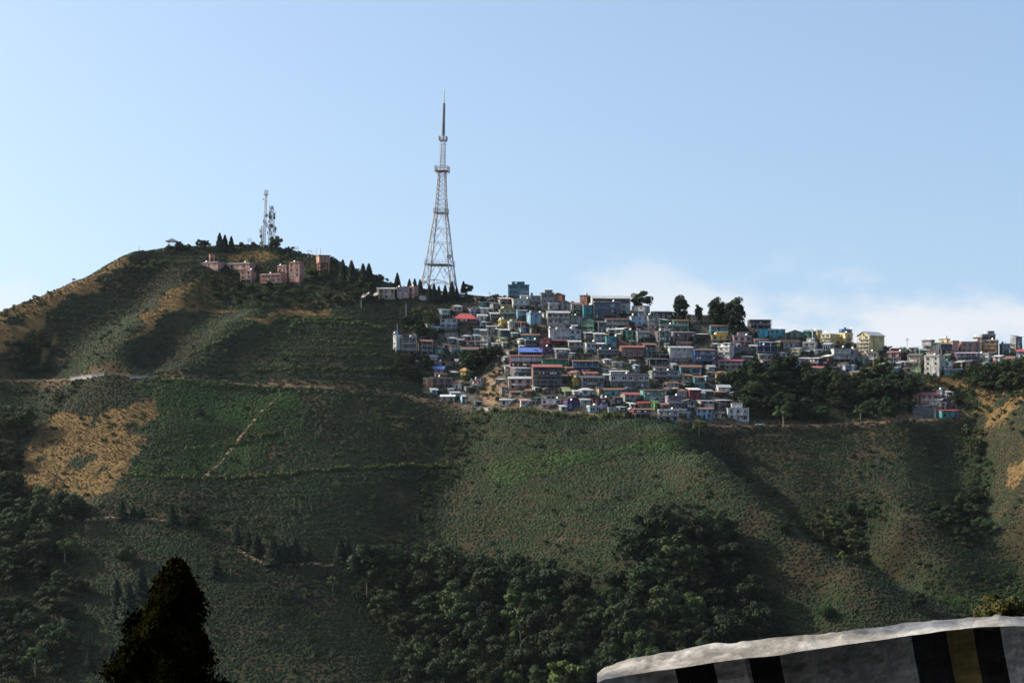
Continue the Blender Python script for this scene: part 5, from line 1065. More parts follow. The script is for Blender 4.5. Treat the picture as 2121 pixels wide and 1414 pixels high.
line_wall([(1060, 818), (1085, 816), (1108, 813)], 1.2, .25, M_DRYST, 'stepped stone terrace wall below the rose pink house', 'terrace_wall')
line_wall([(1272, 760), (1300, 758), (1330, 757)], 1.0, .25, M_DRYST, 'stone garden terrace wall under the red-brown triple-balcony house', 'terrace_wall')
line_wall([(985, 851), (1000, 850), (1012, 851)], 1.0, .25, M_CONC, 'short concrete road parapet below the bare earth slope', 'road_parapet')
# yellow shrines
def shrine(u0, u1, vt, vw, vb, label, dd=0, zup=None):
    uc = (u0 + u1) / 2; x, y, z = hit(uc, vb); y += dd; k_ = y / FPX; x = (uc - UC) * k_; z = (VH - vb) * k_; W = (u1 - u0) * k_ / 2; r = empty('shrine', (x, y, z), -.5); tag(r, label, 'shrine'); m = mat_paint(C['yellow']); Hw, Ht = (vb - vw) * k_, (vb - vt) * k_
    b_ = MB(); b_.box(-W * .75, W * .75, -W * .75, W * .75, -.5, Hw); b_.build('wall', m, r); b_ = MB(); b_.add([(-W, -W, Hw), (W, -W, Hw), (W, W, Hw), (-W, W, Hw), (0, 0, Ht)], [(0, 1, 4), (1, 2, 4), (2, 3, 4), (3, 0, 4), (3, 2, 1, 0)]); b_.build('roof', mat_paint(C['orange']), r)
    b_ = MB(); b_.bar((0, 0, Ht - .2), (0, 0, Ht + .8), .12); b_.build('finial', m, r); o = bpy.data.objects.new('door', DOOR[1]); o.location = (0, -W * .75, 0); o.scale = (1, 1, Hw * .7); link(o, r)
shrine(954, 973, 759, 768, 779, 'golden shrine with pointed roof beside the leafy gully'); shrine(1237, 1254, 812, 818, 826, 'little yellow shrine on the roof of the plum red house', 4)
# cars
M_CARG = M_GLASS
def car(u, v, col, label, L=4.2):
    x, y, z = hit(u, v); r = empty('parked_car', (x, y, z + .25), random.uniform(-.1, .1)); tag(r, label, 'car'); m = mat_plain('car_paint', col, .3, .05, 1, 0, .5); h = L / 2
    b_ = MB(); b_.add([(-h, -.8, .3), (h, -.8, .3), (h, .8, .3), (-h, .8, .3), (-h, -.8, .85), (h, -.8, .8), (h, .8, .8), (-h, .8, .85)], [(0, 3, 2, 1), (4, 5, 6, 7), (0, 1, 5, 4), (1, 2, 6, 5), (2, 3, 7, 6), (3, 0, 4, 7)]); b_.build('body', m, r)
    b_ = MB(); b_.add([(-h * .75, -.72, .851), (h * .45, -.72, .83), (h * .45, .72, .83), (-h * .75, .72, .851), (-h * .5, -.6, 1.45), (h * .12, -.6, 1.45), (h * .12, .6, 1.45), (-h * .5, .6, 1.45)], [(4, 5, 6, 7), (0, 1, 5, 4), (1, 2, 6, 5), (2, 3, 7, 6), (3, 0, 4, 7)]); b_.build('cabin', M_CARG, r)
    b_ = MB(); b_.box(-h * .5, h * .12, -.6, .6, 1.452, 1.5); b_.build('roof', m, r)
    for sx in (-.62, .62):
        for sy in (-.82, .82): b_ = MB(); b_.bar((sx * h, sy - .1, .32), (sx * h, sy + .1, .32), .32, 0, .32, 12); b_.build('wheel', M_BLACKP, r)
car(1574, 882, (.75, .75, .74), 'white car parked alone on the hill road by trees'); car(1450, 879, (.42, .02, .03), 'red car parked on the road below the powder blue house'); car(1311, 862, (.7, .7, .7), 'white van-like car under the rust roofs by the road', 3.6); car(985, 846, (.45, .52, .58), 'silver-blue car parked by the bare earth slope')
# poles
def pole(u, vb, vt, label, arms=1, twin=0.0):
    x, y, z = hit(u, vb); k_ = y / FPX; H = (vb - vt) * k_; r = empty('utility_pole', (x, y, z)); tag(r, label, 'pole', 'utility poles')
    for s_ in ((-twin, twin) if twin else (0,)): b_ = MB(); b_.bar((s_, 0, -.8), (s_, 0, H), .17, 0, .12, 6); b_.build('post', M_STEEL, r)
    for q in range(arms): b_ = MB(); w = (twin or .7) * 1.25; b_.box(-w, w, -.1, .1, H - .5 - q * .9, H - .3 - q * .9); b_.build('cross_arm', M_STEEL, r)
for a in ((517, 508, 494, 'twin-post power frame on hilltop near the masts', 2, .9), (614, 526, 511, 'twin-post power frame down-slope from the big hilltop tree', 2, .9), (642, 536, 518, 'twin-post power frame by the salmon water tower', 1, 1.1), (841, 680, 630, 'tall slender pole on the tea slope', 0, 0), (823, 690, 672, 'thin pole behind the slim white tower house', 0, 0),
          (748, 640, 622, 'pale pole below the ground dishes', 0, 0), (1014, 626, 606, 'pole behind the cream compound wall', 1, 0), (288, 522, 508, 'lone leaning stake on the west hilltop', 0, 0), (338, 522, 512, 'short pole near the lookout hut', 0, 0), (1095, 800, 782, 'pole by the rose pink house', 1, 0), (1450, 792, 770, 'pole by the teal patched house', 1, 0),
          (1178, 760, 735, 'pole by the emerald tin shed', 1, 0), (1310, 668, 648, 'pole beside the huge grey hall', 1, 0), (1879, 736, 700, 'bare forked pole on the ridge past the yellow gabled building', 2, 0), (947, 712, 690, 'thin pole above the turquoise house', 0, 0), (1937, 866, 846, 'pole at the stone retaining wall', 1, 0), (655, 540, 515, 'thin aerial beside the salmon water tower', 0, 0), (664, 540, 515, 'second thin aerial behind the salmon water tower', 0, 0)): pole(*a)

# tanks, dishes and washing on the roofs and balconies
def lathe(mb, prof, n=10):
    b = len(mb.v)
    for r_, z_ in prof:
        for k in range(n): t = 2 * math.pi * k / n; mb.v.append((math.cos(t) * r_, math.sin(t) * r_, z_))
    for i in range(len(prof) - 1):
        for k in range(n): mb.f.append((b + i * n + k, b + i * n + (k + 1) % n, b + (i + 1) * n + (k + 1) % n, b + (i + 1) * n + k)); mb.m.append(0)
tk = MB(); lathe(tk, [(.02, 0), (.6, .001), (.6, 1.0), (.52, 1.15), (.22, 1.3), (.22, 1.38), (.01, 1.39)]); TANKS = [(tk.mesh('tank_body', m), w) for m, w in ((M_BLACKP, 'black'), (mat_plain('white_plastic', (.62, .62, .6)), 'white'), (mat_plain('blue_plastic', (.05, .16, .42)), 'blue'))]
ba = MB(); ba.box(-.6, .6, -.6, .6, -.01, .35); BASE = ba.mesh('stand', M_SLAB)
ds = MB(); dish_into(ds, (0, 0, .9), (-.55, -.6, .6), .55, .15, 10); DISHB = ds.mesh('bowl', mat_plain('dish_bright', (.74, .74, .72), .5, .1)); ds = MB(); ds.bar((0, 0, 0), (0, 0, .92), .05); DISHM = ds.mesh('mount', M_STEEL)
bpy.context.view_layer.update(); rg2 = random.Random(5)
order = flat_roofs[:]; rg2.shuffle(order); ntank = ndish = 0
for (r, hw, D, zt) in order:
    lab = r['label']; short = lab if len(lab.split()) <= 10 else ' '.join(lab.split()[:10])
    if ntank < 44 and rg2.random() < .6:
        m, w = rg2.choice(TANKS); p_ = r.matrix_world @ Vector((rg2.uniform(-hw * .8, hw * .8), rg2.uniform(D * .3, D * .8), zt + .01)); o = empty('water_tank', p_); tag(o, f'{w} water tank on roof of {short}', 'water tank', 'rooftop water tanks'); link(bpy.data.objects.new('stand', BASE), o); q = bpy.data.objects.new('tank_body', m); q.location.z = .351; link(q, o); ntank += 1
    if ndish < 70 and rg2.random() < .8:
        p_ = r.matrix_world @ Vector((rg2.uniform(-hw * .9, hw * .9), .5, zt)); o = empty('satellite_dish', p_); tag(o, f'white satellite dish on roof of {short}', 'satellite dish', 'rooftop satellite dishes'); link(bpy.data.objects.new('bowl', DISHB), o); link(bpy.data.objects.new('mount', DISHM), o); ndish += 1
CLOTH = [mat_plain('cloth_' + n_, c, .9, .1, 1) for n_, c in (('white', (.75, .75, .74)), ('pink', (.65, .25, .35)), ('red', (.5, .06, .06)), ('blue', (.1, .22, .5)), ('yellow', (.65, .5, .15)))]
clb = []
for m in CLOTH: c_ = MB(); c_.add([(-.35, 0, 0), (.35, .02, 0), (.33, .06, -.85), (-.34, .03, -.8)], [(0, 1, 2, 3), (3, 2, 1, 0)]); clb.append(c_.mesh('cloth', m))
bl = balconies[:]; rg2.shuffle(bl); seen_l = {}
for (r, hw, z0_) in bl[:60]:
    if r.name in seen_l: continue
    seen_l[r.name] = 1; short = ' '.join(r['label'].split()[:11]); p_ = r.matrix_world @ Vector((0, -.62, z0_ + 1.75)); o = empty('washing_line', p_); o.rotation_euler = r.rotation_euler; tag(o, f'washing hung on {short}', 'laundry', 'washing hung on balconies')
    b_ = MB(); b_.bar((-hw, 0, 0), (hw, 0, 0), .015); b_.build('cord', M_STEEL, o)
    n_ = rg2.randint(3, 7)
    for q in range(n_): c_ = bpy.data.objects.new('cloth', clb[0] if rg2.random() < .5 else rg2.choice(clb)); c_.location = (rg2.uniform(-hw * .9, hw * .9), -.01, 0); link(c_, o)

# ---------------------------------------------------------------- hedges of pale shrubs along field edges
def hedge(pix, label, s=1.0, step=1.5, mat=None):
    s = s * 1.05
    pts = np.array([hit(u, v) for u, v in pix]); L = np.concatenate([[0], np.cumsum(np.linalg.norm(np.diff(pts[:, :2], axis=0), axis=1))]); g = np.random.default_rng(int(pix[0][0])); P_, N_, S_ = [], [], []
    for t in np.arange(0, L[-1], step):
        if g.random() < .12: continue
        c = np.array([np.interp(t, L, pts[:, k]) for k in range(2)]) + g.normal(size=2) * .5; zc = float(Z(c[0], c[1])); r = s * g.uniform(.7, 1.25)
        d = rdir(90, g, .5); P_.append(np.array([c[0], c[1], zc + r * .5]) + d * r * (.75 + .35 * g.random((90, 1)))); N_.append(d + g.normal(size=d.shape) * .4)
    p = np.concatenate(P_); o0 = pts[0]; me_ = leaf_mesh('hedge', p - o0, np.concatenate(N_), .42, mat or M_HEDGE); o = link(bpy.data.objects.new('hedge', me_)); o.location = o0; tag(o, label, 'hedge', 'hedges along the tea fields')
for pix, lab, s_ in (([(268, 986), (350, 991), (430, 993), (520, 991), (600, 985), (700, 974), (800, 969), (860, 967), (930, 960)], 'long pale green hedge closing the lower edge of the bright tea field', 1.1),
    ([(465, 927), (520, 915), (560, 903), (592, 896)], 'short green hedge curving inside the bright tea field', 1.2), ([(385, 932), (420, 930), (450, 925)], 'low hedge near the dirt path in the bright tea field', .9),
    ([(300, 790), (360, 792), (420, 795), (470, 798)], 'hedge just under the hill road above bright tea', .8), ([(392, 740), (425, 725), (465, 705), (500, 682), (525, 670)], 'ragged pale hedge climbing the spur beside tea rows', 1.0),
    ([(530, 770), (600, 767), (680, 765), (760, 768), (840, 770)], 'faint hedge along tea contour above the hill road', .9), ([(585, 740), (640, 738), (720, 742), (790, 738)], 'grey-green hedge across the upper tea slope', .9), ([(600, 690), (610, 670), (640, 668), (720, 672), (790, 680)], 'curving hedge around the upper tea block', .9), ([(560, 660), (640, 662), (720, 664)], 'topmost hedge under the scrubby institute bank', .8), ([(640, 708), (700, 712), (770, 716)], 'thin hedge halfway up the tea slope', .8),
    ([(985, 850), (1040, 855), (1120, 858), (1200, 864), (1260, 868), (1300, 866)], 'dark bushy hedge below the bungalow row', 1.2), ([(1250, 862), (1290, 862)], 'clump of bamboo-like hedge by the grey outbuilding', 1.4), ([(300, 547), (340, 545), (400, 548)], 'yellow-green shrub hedge on the west hilltop', 1.1), ([(270, 552), (300, 556), (330, 558)], 'second yellowish shrub line on the west hilltop', 1.0), ([(415, 800), (500, 803), (560, 806), (640, 812), (700, 818)], 'dusty hedge following the road downhill side', .8)):
    hedge(pix, lab, s_)
# dirt path and bare field tracks
M_DIRT = mat_plain('dirt', (.26, .15, .09), .95, .4, .5)
def track(pix, w, label):
    pts = np.array([hit(u, v) for u, v in pix]); L = np.concatenate([[0], np.cumsum(np.linalg.norm(np.diff(pts[:, :2], axis=0), axis=1))]); tt = np.arange(0, L[-1], 1.5); q = np.stack([np.interp(tt, L, pts[:, k]) for k in range(2)], 1); d = np.gradient(q, axis=0); d /= np.linalg.norm(d, axis=1)[:, None]; mb = MB()
    for k in range(len(q)):
        for s_ in (-w, w): xx, yy = q[k, 0] - d[k, 1] * s_, q[k, 1] + d[k, 0] * s_; mb.v.append((xx, yy, float(Z(xx, yy)) + .28))
    for k in range(len(q) - 1): mb.f.append((2 * k, 2 * k + 1, 2 * k + 3, 2 * k + 2)); mb.m.append(0)
    tag(mb.build('footpath', M_DIRT), label, None, None, 'structure')
track([(575, 822), (545, 850), (520, 880), (495, 910), (455, 960), (425, 988)], .8, 'dirt path down the bright tea field'); track([(155, 1082), (200, 1075), (270, 1072), (330, 1076), (365, 1092)], .7, 'dirt track past the conifers'); track([(490, 1140), (540, 1165), (600, 1172), (700, 1174)], .8, 'dirt track below the row of conifers')
# ---------------------------------------------------------------- trees
rgt = random.Random(21)
def at_px(u, v): x, y, z = hit(u, v); return (x, y, z - .15), y / FPX
def put(kind, u, vb, hpx, label, group=None, wide=1.0, name=None, var=None):
    p, k_ = at_px(u, vb); return tree(kind, p, hpx * k_, name or {'spire': 'conifer_tree', 'cedar': 'cedar_tree', 'thin': 'slender_tree', 'pale': 'light_green_tree'}.get(kind, 'broadleaf_tree'), label, group, wide, var)
def grove(poly, n, sep, hr, kinds, label, group, seed, wide=(1.0, 1.35), shift=.4):
    g = random.Random(seed); us = [p[0] for p in poly]; vs_ = [p[1] for p in poly]; got = []
    for _ in range(20000):
        if len(got) >= n: break
        u, v = g.uniform(min(us), max(us)), g.uniform(min(vs_), max(vs_))
        if not bool(inpoly(np.array([u]), np.array([v]), poly)[0]): continue
        if any((u - a) ** 2 + ((v - b) * 1.25) ** 2 < sep * sep for a, b in got): continue
        h = g.uniform(*hr); kd = g.choice(kinds); got.append((u, v)); put(kd, u, v + h * shift, h, label[kd] if isinstance(label, dict) else label, group, g.uniform(*wide) if kd not in ('spire', 'cedar') else 1.0, var=g.randrange(99))
    return got
VAL = [(752, 1172), (860, 1160), (960, 1198), (1090, 1212), (1240, 1222), (1300, 1172), (1370, 1108), (1480, 1104), (1515, 1150), (1550, 1220), (1590, 1300), (1560, 1430), (870, 1430), (810, 1300), (760, 1210)]
grove(VAL, 80, 45, (64, 112), ['broad'] * 8 + ['pale'], {'broad': 'round-crowned dark green tree in the dense valley-bottom wood', 'pale': 'paler yellowish-green tree in the dense valley-bottom wood'}, 'trees of the valley-bottom wood', 1, (.85, 1.25))
LEFT = [(-50, 870), (35, 860), (80, 875), (35, 935), (25, 1010), (120, 1035), (165, 1062), (105, 1110), (160, 1165), (165, 1240), (125, 1330), (50, 1420), (-50, 1420)]
grove(LEFT, 42, 37, (44, 76), ['broad'] * 7 + ['pale'], {'broad': 'dark leafy tree in the shady wooded ravine west of the tea', 'pale': 'light green tree in the shady wooded ravine west of the tea'}, 'trees of the west ravine', 2)
MID = [(1518, 785), (1560, 760), (1600, 748), (1680, 775), (1760, 790), (1840, 770), (1888, 795), (1890, 845), (1840, 862), (1600, 866), (1556, 850), (1512, 815)]
grove(MID, 50, 21, (28, 48), ['broad'] * 6 + ['pale'], {'broad': 'dark tree in the wood between the town and the hill road', 'pale': 'lighter tree in the wood between the town and the hill road'}, 'trees of the town wood', 3)
grove([(2010, 768), (2125, 760), (2135, 800), (2040, 808)], 16, 19, (26, 40), ['broad'], 'dark tree below the purple and peach buildings', 'trees below the ridge-end buildings', 4)
grove([(962, 735), (1025, 735), (1000, 770), (965, 790)], 9, 14, (20, 34), ['broad', 'pale'], {'broad': 'green tree in the leafy gully beside the turquoise house', 'pale': 'bright green tree in the leafy gully beside the turquoise house'}, 'trees of the town gully', 5)
grove([(845, 650), (905, 650), (905, 700), (850, 700)], 8, 15, (20, 36), ['broad', 'pale'], {'broad': 'dark tree on the slope above the slim white tower house', 'pale': 'yellowish tree on the slope above the slim white tower house'}, 'trees above the white tower house', 6)
grove([(820, 740), (890, 745), (880, 800), (850, 800)], 9, 16, (20, 34), ['broad'], 'dark tree on the shady bank below the brown verandah house', 'trees below the verandah house', 7)
grove([(420, 572), (525, 590), (640, 600), (640, 625), (500, 632), (430, 610)], 15, 19, (14, 24), ['broad', 'broad', 'pale'], {'broad': 'bushy tree on the bank beneath the institute blocks', 'pale': 'pale bushy tree on the bank beneath the institute blocks'}, 'bushy trees under the institute', 8)
grove([(640, 565), (780, 600), (770, 630), (680, 622)], 12, 19, (16, 28), ['broad'], 'dark bushy tree on the bank below the spire conifers', 'trees below the spire conifers', 9)
grove([(1670, 1080), (1760, 1045), (1820, 1060), (1760, 1100), (1800, 1170), (1740, 1160)], 14, 22, (22, 42), ['broad', 'pale'], {'broad': 'green tree in the bushy gully behind the tea dome', 'pale': 'pale green tree in the bushy gully behind the tea dome'}, 'trees of the dome gully', 10)
grove([(1920, 1050), (2030, 1030), (2040, 1130), (1960, 1110)], 10, 24, (28, 50), ['broad'], 'dark tree in the eastern gully under the bare spur', 'trees of the eastern gully', 11)
grove([(2000, 890), (2030, 890), (2035, 1020), (2010, 1020)], 9, 17, (18, 30), ['pale', 'broad'], {'pale': 'fresh green tree up in the eastern gully', 'broad': 'dark tree up in the eastern gully'}, 'trees of the upper eastern gully', 12)
grove([(0, 700), (110, 700), (100, 770), (0, 770)], 9, 22, (14, 24), ['broad'], 'bushy tree in the dark hollow above the road bend', 'trees of the west hollow', 13)
grove([(1895, 785), (2060, 770), (2050, 840), (1990, 850), (1960, 810)], 11, 24, (14, 26), ['broad', 'pale'], {'broad': 'small tree on the scrubby bank under the concrete block', 'pale': 'small pale tree on the scrubby bank under the concrete block'}, 'trees on the scrubby east bank', 14)
for u, v, h, lab in ((1278, 756, 20, 'bright green tree on terraces under the red-brown triple-balcony house'), (1148, 740, 12, 'yellow-green bush tree beside the deep purple house'), (1450, 712, 16, 'tree below the violet house'), (1492, 800, 24, 'leafy tree beside the pale yellow house'), (1530, 832, 26, 'tree above the white villa with grey bands'), (1310, 700, 12, 'small tree by the mint green house'),
                     (1110, 690, 18, 'tree beside the many-windowed pale house'), (1368, 796, 14, 'tree before the long mauve-grey house'), (1104, 832, 14, 'shrubby tree between the two white bungalows'), (1302, 868, 16, 'round bush tree by the red-brown house on posts'), (1000, 632, 16, 'tree by the cream compound wall'), (1448, 905, 40, 'yellow-green bamboo clump at the edge of the tea dome'), (413, 866, 22, 'lone round tree in the bright tea field'),
                     (400, 1102, 38, 'dark round tree casting a long shadow on tea'), (382, 1065, 24, 'small round tree above the long-shadowed one'), (262, 1180, 50, 'tall leafy tree on the grassy tea slope'), (478, 1192, 34, 'pale leafy tree near the dirt track'), (690, 1225, 34, 'pale rounded tree on the rough lower slope'), (738, 1240, 30, 'thin green tree at the edge of the valley wood'), (600, 1240, 24, 'bushy tree on the rough lower slope'), (1625, 1110, 34, 'blue-green tree on the tea dome rim'), (1710, 1290, 36, 'rounded tree on the brown lower spur'), (1900, 1270, 44, 'bushy tree low on the eastern slope'), (1330, 640, 46, 'big spreading tree on the ridge over the brick pillared house'),
                     (1730, 808, 40, 'taller tree topping the town wood'), (1828, 790, 52, 'pale-topped tall tree below the tall yellow gabled building'), (968, 612, 24, 'round dark tree at the tower foot'), (572, 522, 32, 'big dark spreading tree at the foot of the masts')):
    put('pale' if any(w in lab for w in ('pale leafy', 'yellow-green', 'bright green', 'pale rounded', 'thin green', 'pale-topped')) else 'broad', u, v, h, lab, None, 1.15, var=rgt.randrange(99))
grove([(35, 1330), (70, 1330), (130, 1400), (20, 1400)], 3, 28, (50, 62), ['broad'], 'slim dark tree at the base of the west ravine', 'trees at the ravine foot', 15, (.7, .9))
# conifers picked one by one
CON = [(252, 1074, 37), (277, 1073, 24), (293, 1072, 24), (355, 1086, 42), (166, 1077, 36), (490, 1124, 38), (513, 1139, 40), (531, 1147, 44), (564, 1167, 55), (587, 1165, 44), (610, 1162, 48), (445, 1195, 42), (241, 1245, 46), (265, 1288, 84), (240, 1285, 52), (290, 1240, 66), (184, 1388, 40), (118, 1388, 38), (232, 1382, 40), (868, 1078, 22), (640, 1158, 24), (705, 1160, 44), (720, 1158, 40), (30, 1110, 62)]
for u, v, h in CON: put('spire', u, v, h, {True: 'spire-shaped dark conifer in the row along the dirt track', False: 'spire-shaped dark conifer scattered on the lower tea slope'}[470 < u < 730], 'dark conifers on the tea slopes', rgt.uniform(1.7, 2.3), var=rgt.randrange(9))
for u, v, h, lab in ((455, 520, 37, 'tallest of three dark cypresses on the hilltop'), (466, 520, 33, 'middle one of three dark cypresses on the hilltop'), (479, 520, 31, 'shortest of three dark cypresses on the hilltop'), (710, 578, 40, 'narrow spire conifer beside the salmon water tower'), (728, 584, 44, 'broad spire conifer down the ridge from the water tower'), (752, 590, 44, 'left twin'.replace('left twin', 'first of the twin spire conifers above the cream block')), (764, 592, 46, 'second, taller of the twin spire conifers above the cream block'),
                       (823, 594, 29, 'stout conifer behind the cream two-storey block'), (848, 600, 23, 'small conifer behind the dull pink block'), (859, 602, 25, 'slightly taller conifer behind the dull pink block'), (870, 604, 26, 'conifer touching the tower leg by the salmon block'), (960, 612, 30, 'ragged conifer at the east foot of the tower')):
    put('spire', u, v, h, lab, 'ridge conifers', 1.6, var=rgt.randrange(9))
for k, (u, v, h) in enumerate(((890, 624, 34), (899, 625, 36), (909, 624, 32), (922, 624, 33), (936, 622, 38), (946, 620, 26))): put('spire', u, v, h, 'dark cypress standing under the lattice tower', 'cypresses under the tower', 1.45, var=k)
for u, v, h, w, lab in ((1410, 664, 56, 1.15, 'tall ragged cedar with sky showing through on the ridge'), (1447, 668, 38, .9, 'smaller slim cedar between lodge roofs'), (1482, 682, 68, .95, 'tall pointed cedar of the dark ridge group'), (1500, 684, 60, .75, 'narrow middle cedar of the dark ridge group'), (1521, 694, 80, 1.15, 'broadest cedar of the dark ridge group'), (1320, 640, 42, .8, 'dark pointed cedar behind the big spreading tree')): put('cedar', u, v, h, lab, None, w * .95)
for k, (u, v, h) in enumerate(((372, 522, 22), (388, 522, 16), (414, 518, 22), (428, 518, 22), (350, 524, 16), (500, 514, 12), (525, 512, 12), (690, 556, 24), (676, 552, 18), (775, 584, 18), (786, 588, 20))): put('broad', u, v, h, 'dark rounded hilltop tree on the skyline', 'rounded skyline trees', 1.1, var=k)
for k, (u, v, h) in enumerate(((596, 528, 18), (606, 530, 19), (622, 533, 14), (801, 592, 16), (153, 588, 12), (540, 512, 12))): put('thin', u, v, h, 'slender thin-crowned tree against the sky', 'slender skyline trees', 1.2, var=k)
# ---------------------------------------------------------------- the roadside: parapet, road, near trees
M_NROAD = mat_plain('roadside_asphalt', (.055, .053, .05), .95, .3, 1.5)
def near_line(x): return 13.5 - 0.12 * (x - 4)          # the outer edge of the road, running away towards the west
mb = MB(); xs_ = np.linspace(-60, 60, 61)
for x in xs_:
    yl = near_line(x)
    for o_ in (-15.5, -.9): mb.v.append((x, yl + o_, ROAD_Z + .02))
for k in range(60): mb.f.append((2 * k, 2 * k + 2, 2 * k + 3, 2 * k + 1)); mb.m.append(0)
tag(mb.build('mountain_road', M_NROAD), 'asphalt mountain road behind the striped parapet', None, None, 'structure')
def stripe_mat(name, lo, hi, chip):
    m, nt, b = nodes_of(name)
    base = noise_ramp(nt, 2.2, lo, hi, 'Object', 8.0, None, .7, .36, .66)
    dirt = noise_ramp(nt, 1.1, (.30, .28, .25), (1, 1, 1), 'Object', 7.0, (.6, 1, 1.6), .68, .36, .60)
    chips = noise_ramp(nt, 7.0, (0, 0, 0), (1, 1, 1), 'Object', 5.0, (.35, 1, 1), .6, .60, .68)
    col = mul(nt, mul(nt, base, dirt), chip, 'MIX', chips)
    nt.links.new(col, b.inputs['Base Color']); b.inputs['Roughness'].default_value = .95; b.inputs['Specular IOR Level'].default_value = .1
    n = N(nt, 'ShaderNodeTexNoise'); n.inputs['Scale'].default_value = 9.0; n.inputs['Detail'].default_value = 8.0; t = N(nt, 'ShaderNodeTexCoord'); nt.links.new(t.outputs['Object'], n.inputs['Vector'])
    bp = N(nt, 'ShaderNodeBump'); bp.inputs['Strength'].default_value = .8; bp.inputs['Distance'].default_value = .04; nt.links.new(n.outputs[0], bp.inputs['Height']); nt.links.new(bp.outputs[0], b.inputs['Normal']); return m
M_WASH = stripe_mat('parapet_whitewash', (.26, .25, .235), (.60, .59, .565), (.17, .16, .145)); M_BLK = stripe_mat('parapet_black_paint', (.010, .010, .010), (.022, .021, .020), (.06, .058, .052))
M_OLV = stripe_mat('parapet_ochre_paint', (.10, .08, .03), (.20, .16, .065), (.06, .055, .04)); M_DIRTY = stripe_mat('parapet_grimy_plaster', (.12, .117, .108), (.33, .32, .30), (.07, .066, .06))
# the top front edge read from the photograph (column, row); the parapet stands on the road edge
TOPF = [(1237, 1412), (1250, 1406), (1300, 1397), (1400, 1384), (1480, 1370), (1545, 1362), (1615, 1354), (1700, 1342), (1790, 1328), (1885, 1314), (1955, 1305), (2010, 1300), (2070, 1296), (2121, 1294), (2200, 1290), (2330, 1284), (2500, 1278)]
BACK = [14, 22, 30, 31, 32, 33, 33, 32, 30, 28, 26, 24, 22, 20, 18, 18, 18]     # rows from the front edge up to the back edge
def wall_y(u): s = (u - UC) / FPX; return (13.5 + .48 - 1.3) / (1 + .12 * s)       # distance of the front face for a column
def wpt(u, v, dy=0): s = (u - UC) / FPX; y = wall_y(u) + dy; return Vector((s * y, y, (VH - v) / FPX * y))
us = np.arange(1237, 2501, 8.0); fr = np.interp(us, [p[0] for p in TOPF], [p[1] for p in TOPF]); bk = np.interp(us, [p[0] for p in TOPF], BACK); gw = np.random.default_rng(3)
lump = np.array([fbm(u, 0, 150, 8) * 9 + fbm(u, 5, 40, 9) * 2 for u in us]); lump2 = np.array([fbm(u, 40, 160, 18) * 20 + fbm(u, 45, 50, 19) * 4 for u in us])
PW = empty('parapet_wall', wpt(1600, 1400)); PW.location.z = ROAD_Z; tag(PW, 'rough roadside parapet painted in black and white bands with sunlit top', 'parapet'); O_ = Vector(PW.location)
BANDS = [(1237, 1400, M_WASH), (1400, 1476, M_BLK), (1476, 1545, M_WASH), (1545, 1614, M_BLK), (1614, 1885, M_DIRTY), (1885, 1955, M_BLK), (1955, 2010, M_OLV), (2010, 2072, M_BLK), (2072, 2140, M_WASH), (2140, 2210, M_BLK), (2210, 2290, M_WASH), (2290, 2370, M_BLK), (2370, 2500, M_WASH)]
for a, b2, m in BANDS:
    sel = np.where((us >= a - 4.1) & (us <= b2 + 4.1))[0]; fm = MB()
    for i, k in enumerate(sel):
        tp_ = wpt(us[k], fr[k] + lump[k] * .5); foot = Vector((tp_.x + .22, tp_.y - .10, ROAD_Z - .1))
        for t in (0, .12, .35, .65, 1.0):
            p_ = tp_.lerp(foot, t); p_.y += float(fbm(us[k] * 1.0, t * 80, 30, 4)) * .012 - (.03 if t == 0 else 0); fm.v.append(p_ - O_)
        if i:
            for j in range(4): c = (i - 1) * 5 + j; fm.f.append((c + 1, c + 6, c + 5, c)); fm.m.append(0)
    o = fm.build('painted_band', m, PW)
tm = MB()
for i, k in enumerate(range(len(us))):
    f_ = wpt(us[k], fr[k] + lump[k] * .5); f_.y -= .03; D_ = .52; y2 = f_.y + D_; bv = fr[k] - bk[k] + lump2[k] * .6; z2 = (VH - bv) / FPX * y2; s = (us[k] - UC) / FPX
    for t in (0, .06, .3, .6, .9, 1.0):
        p_ = Vector((s * (f_.y + D_ * t), f_.y + D_ * t, f_.z + (z2 - f_.z) * t + (.02 * math.sin(t * math.pi)) + float(fbm(us[k], t * 120, 26, 6)) * .05 * (t * (1 - t) * 4))); tm.v.append(p_ - O_)
    tm.v.append(Vector((s * y2, y2 + .1, ROAD_Z - 1.5)) - O_)
    if i:
        for j in range(6): c = (i - 1) * 7 + j; tm.f.append((c, c + 7, c + 8, c + 1)); tm.m.append(0)
for p_ in tm.build('coping', M_WASH, PW).data.polygons: p_.use_smooth = True
t0, b0 = tm.v[0], tm.v[5]; eb = MB(); eb.add([t0, b0, tm.v[6], Vector((t0[0] + .22, t0[1] - .10, -.1))], [(0, 1, 2, 3), (3, 2, 1, 0)]); eb.build('end_face', M_WASH, PW)
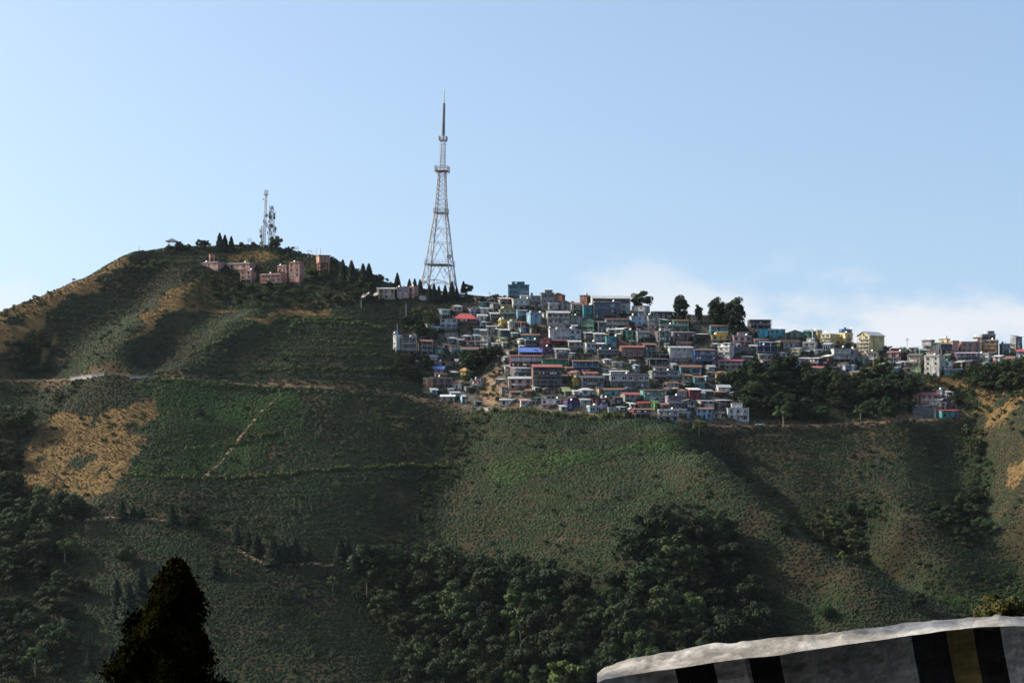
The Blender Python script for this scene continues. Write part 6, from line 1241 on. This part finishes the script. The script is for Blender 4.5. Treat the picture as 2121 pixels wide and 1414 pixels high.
# near conifer, its crown just rising into the frame
g = np.random.default_rng(77); Yc = 40.0; top = P(366, 1172, Yc); hgt = 20.0; n = 170000
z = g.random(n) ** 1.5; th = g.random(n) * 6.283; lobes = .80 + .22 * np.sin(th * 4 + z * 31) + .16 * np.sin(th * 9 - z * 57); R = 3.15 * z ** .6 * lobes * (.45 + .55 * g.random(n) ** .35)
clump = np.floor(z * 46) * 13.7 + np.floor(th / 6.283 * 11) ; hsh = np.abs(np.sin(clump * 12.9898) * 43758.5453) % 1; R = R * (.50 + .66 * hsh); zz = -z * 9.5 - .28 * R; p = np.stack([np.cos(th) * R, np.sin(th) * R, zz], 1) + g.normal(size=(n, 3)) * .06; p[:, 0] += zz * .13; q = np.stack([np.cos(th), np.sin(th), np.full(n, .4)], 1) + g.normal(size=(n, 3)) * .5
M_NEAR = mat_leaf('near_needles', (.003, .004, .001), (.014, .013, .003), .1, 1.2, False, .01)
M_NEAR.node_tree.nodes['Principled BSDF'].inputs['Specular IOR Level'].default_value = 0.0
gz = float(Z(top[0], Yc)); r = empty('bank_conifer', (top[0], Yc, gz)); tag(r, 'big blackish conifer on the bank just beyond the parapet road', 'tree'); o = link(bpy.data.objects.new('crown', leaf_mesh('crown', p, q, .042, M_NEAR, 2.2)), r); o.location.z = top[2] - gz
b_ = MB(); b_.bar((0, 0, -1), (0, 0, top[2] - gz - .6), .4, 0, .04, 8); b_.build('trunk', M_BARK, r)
# bush just over the parapet
M_YEL = mat_leaf('yellow_green_leaves', (.03, .036, .008), (.09, .085, .018), .1, 1.2, False, .01)  # the leaves themselves are yellowish green
def near_bush(u, v, y, rx, rz, label, seed, mat=M_YEL):
    g = np.random.default_rng(seed); c = P(u, v, y); p, q = crown_pts(g, rx, rz, 0, 40, 24000, (.16, .30)); gz = float(Z(c[0], y)); r = empty('roadside_bush', (c[0], y, gz)); tag(r, label, 'bush'); o = link(bpy.data.objects.new('crown', leaf_mesh('crown', p, q, .032, mat, 1.5)), r); o.location.z = c[2] - gz
    b_ = MB(); b_.bar((0, 0, -.5), (0, 0, c[2] - gz), .09, 0, .03, 6); b_.build('trunk', M_BARK, r)
near_bush(2095, 1292, 26, .62, .34, 'yellow-green bush peeping over the parapet', 5)
# roadside trees beyond the frame whose shade falls across the parapet
for k, (x, y, h) in enumerate(((-11.6, 15.0, 12.6),)):
    tree('sparse', (x, y, float(Z(x, y)) - .2), h, 'roadside_tree', 'slender roadside tree throwing dappled shade on the parapet', None, 1.5, k).rotation_euler.z = .6
# ---------------------------------------------------------------- the air of the valley
mb = MB(); mb.box(-2050, 2050, -300, 3050, float(GZ.min()) - 1.5, 215)
m = bpy.data.materials.new('valley_haze'); m.use_nodes = True; nt = m.node_tree; nt.nodes.clear()
pv = nt.nodes.new('ShaderNodeVolumePrincipled'); ou = nt.nodes.new('ShaderNodeOutputMaterial'); nt.links.new(pv.outputs[0], ou.inputs['Volume'])
pv.inputs['Color'].default_value = (0.78, 0.88, 1.0, 1); pv.inputs['Density'].default_value = 0.000012; pv.inputs['Anisotropy'].default_value = 0.35
tag(mb.build('haze', m), 'thin blue haze over the valley', None, None, 'stuff')
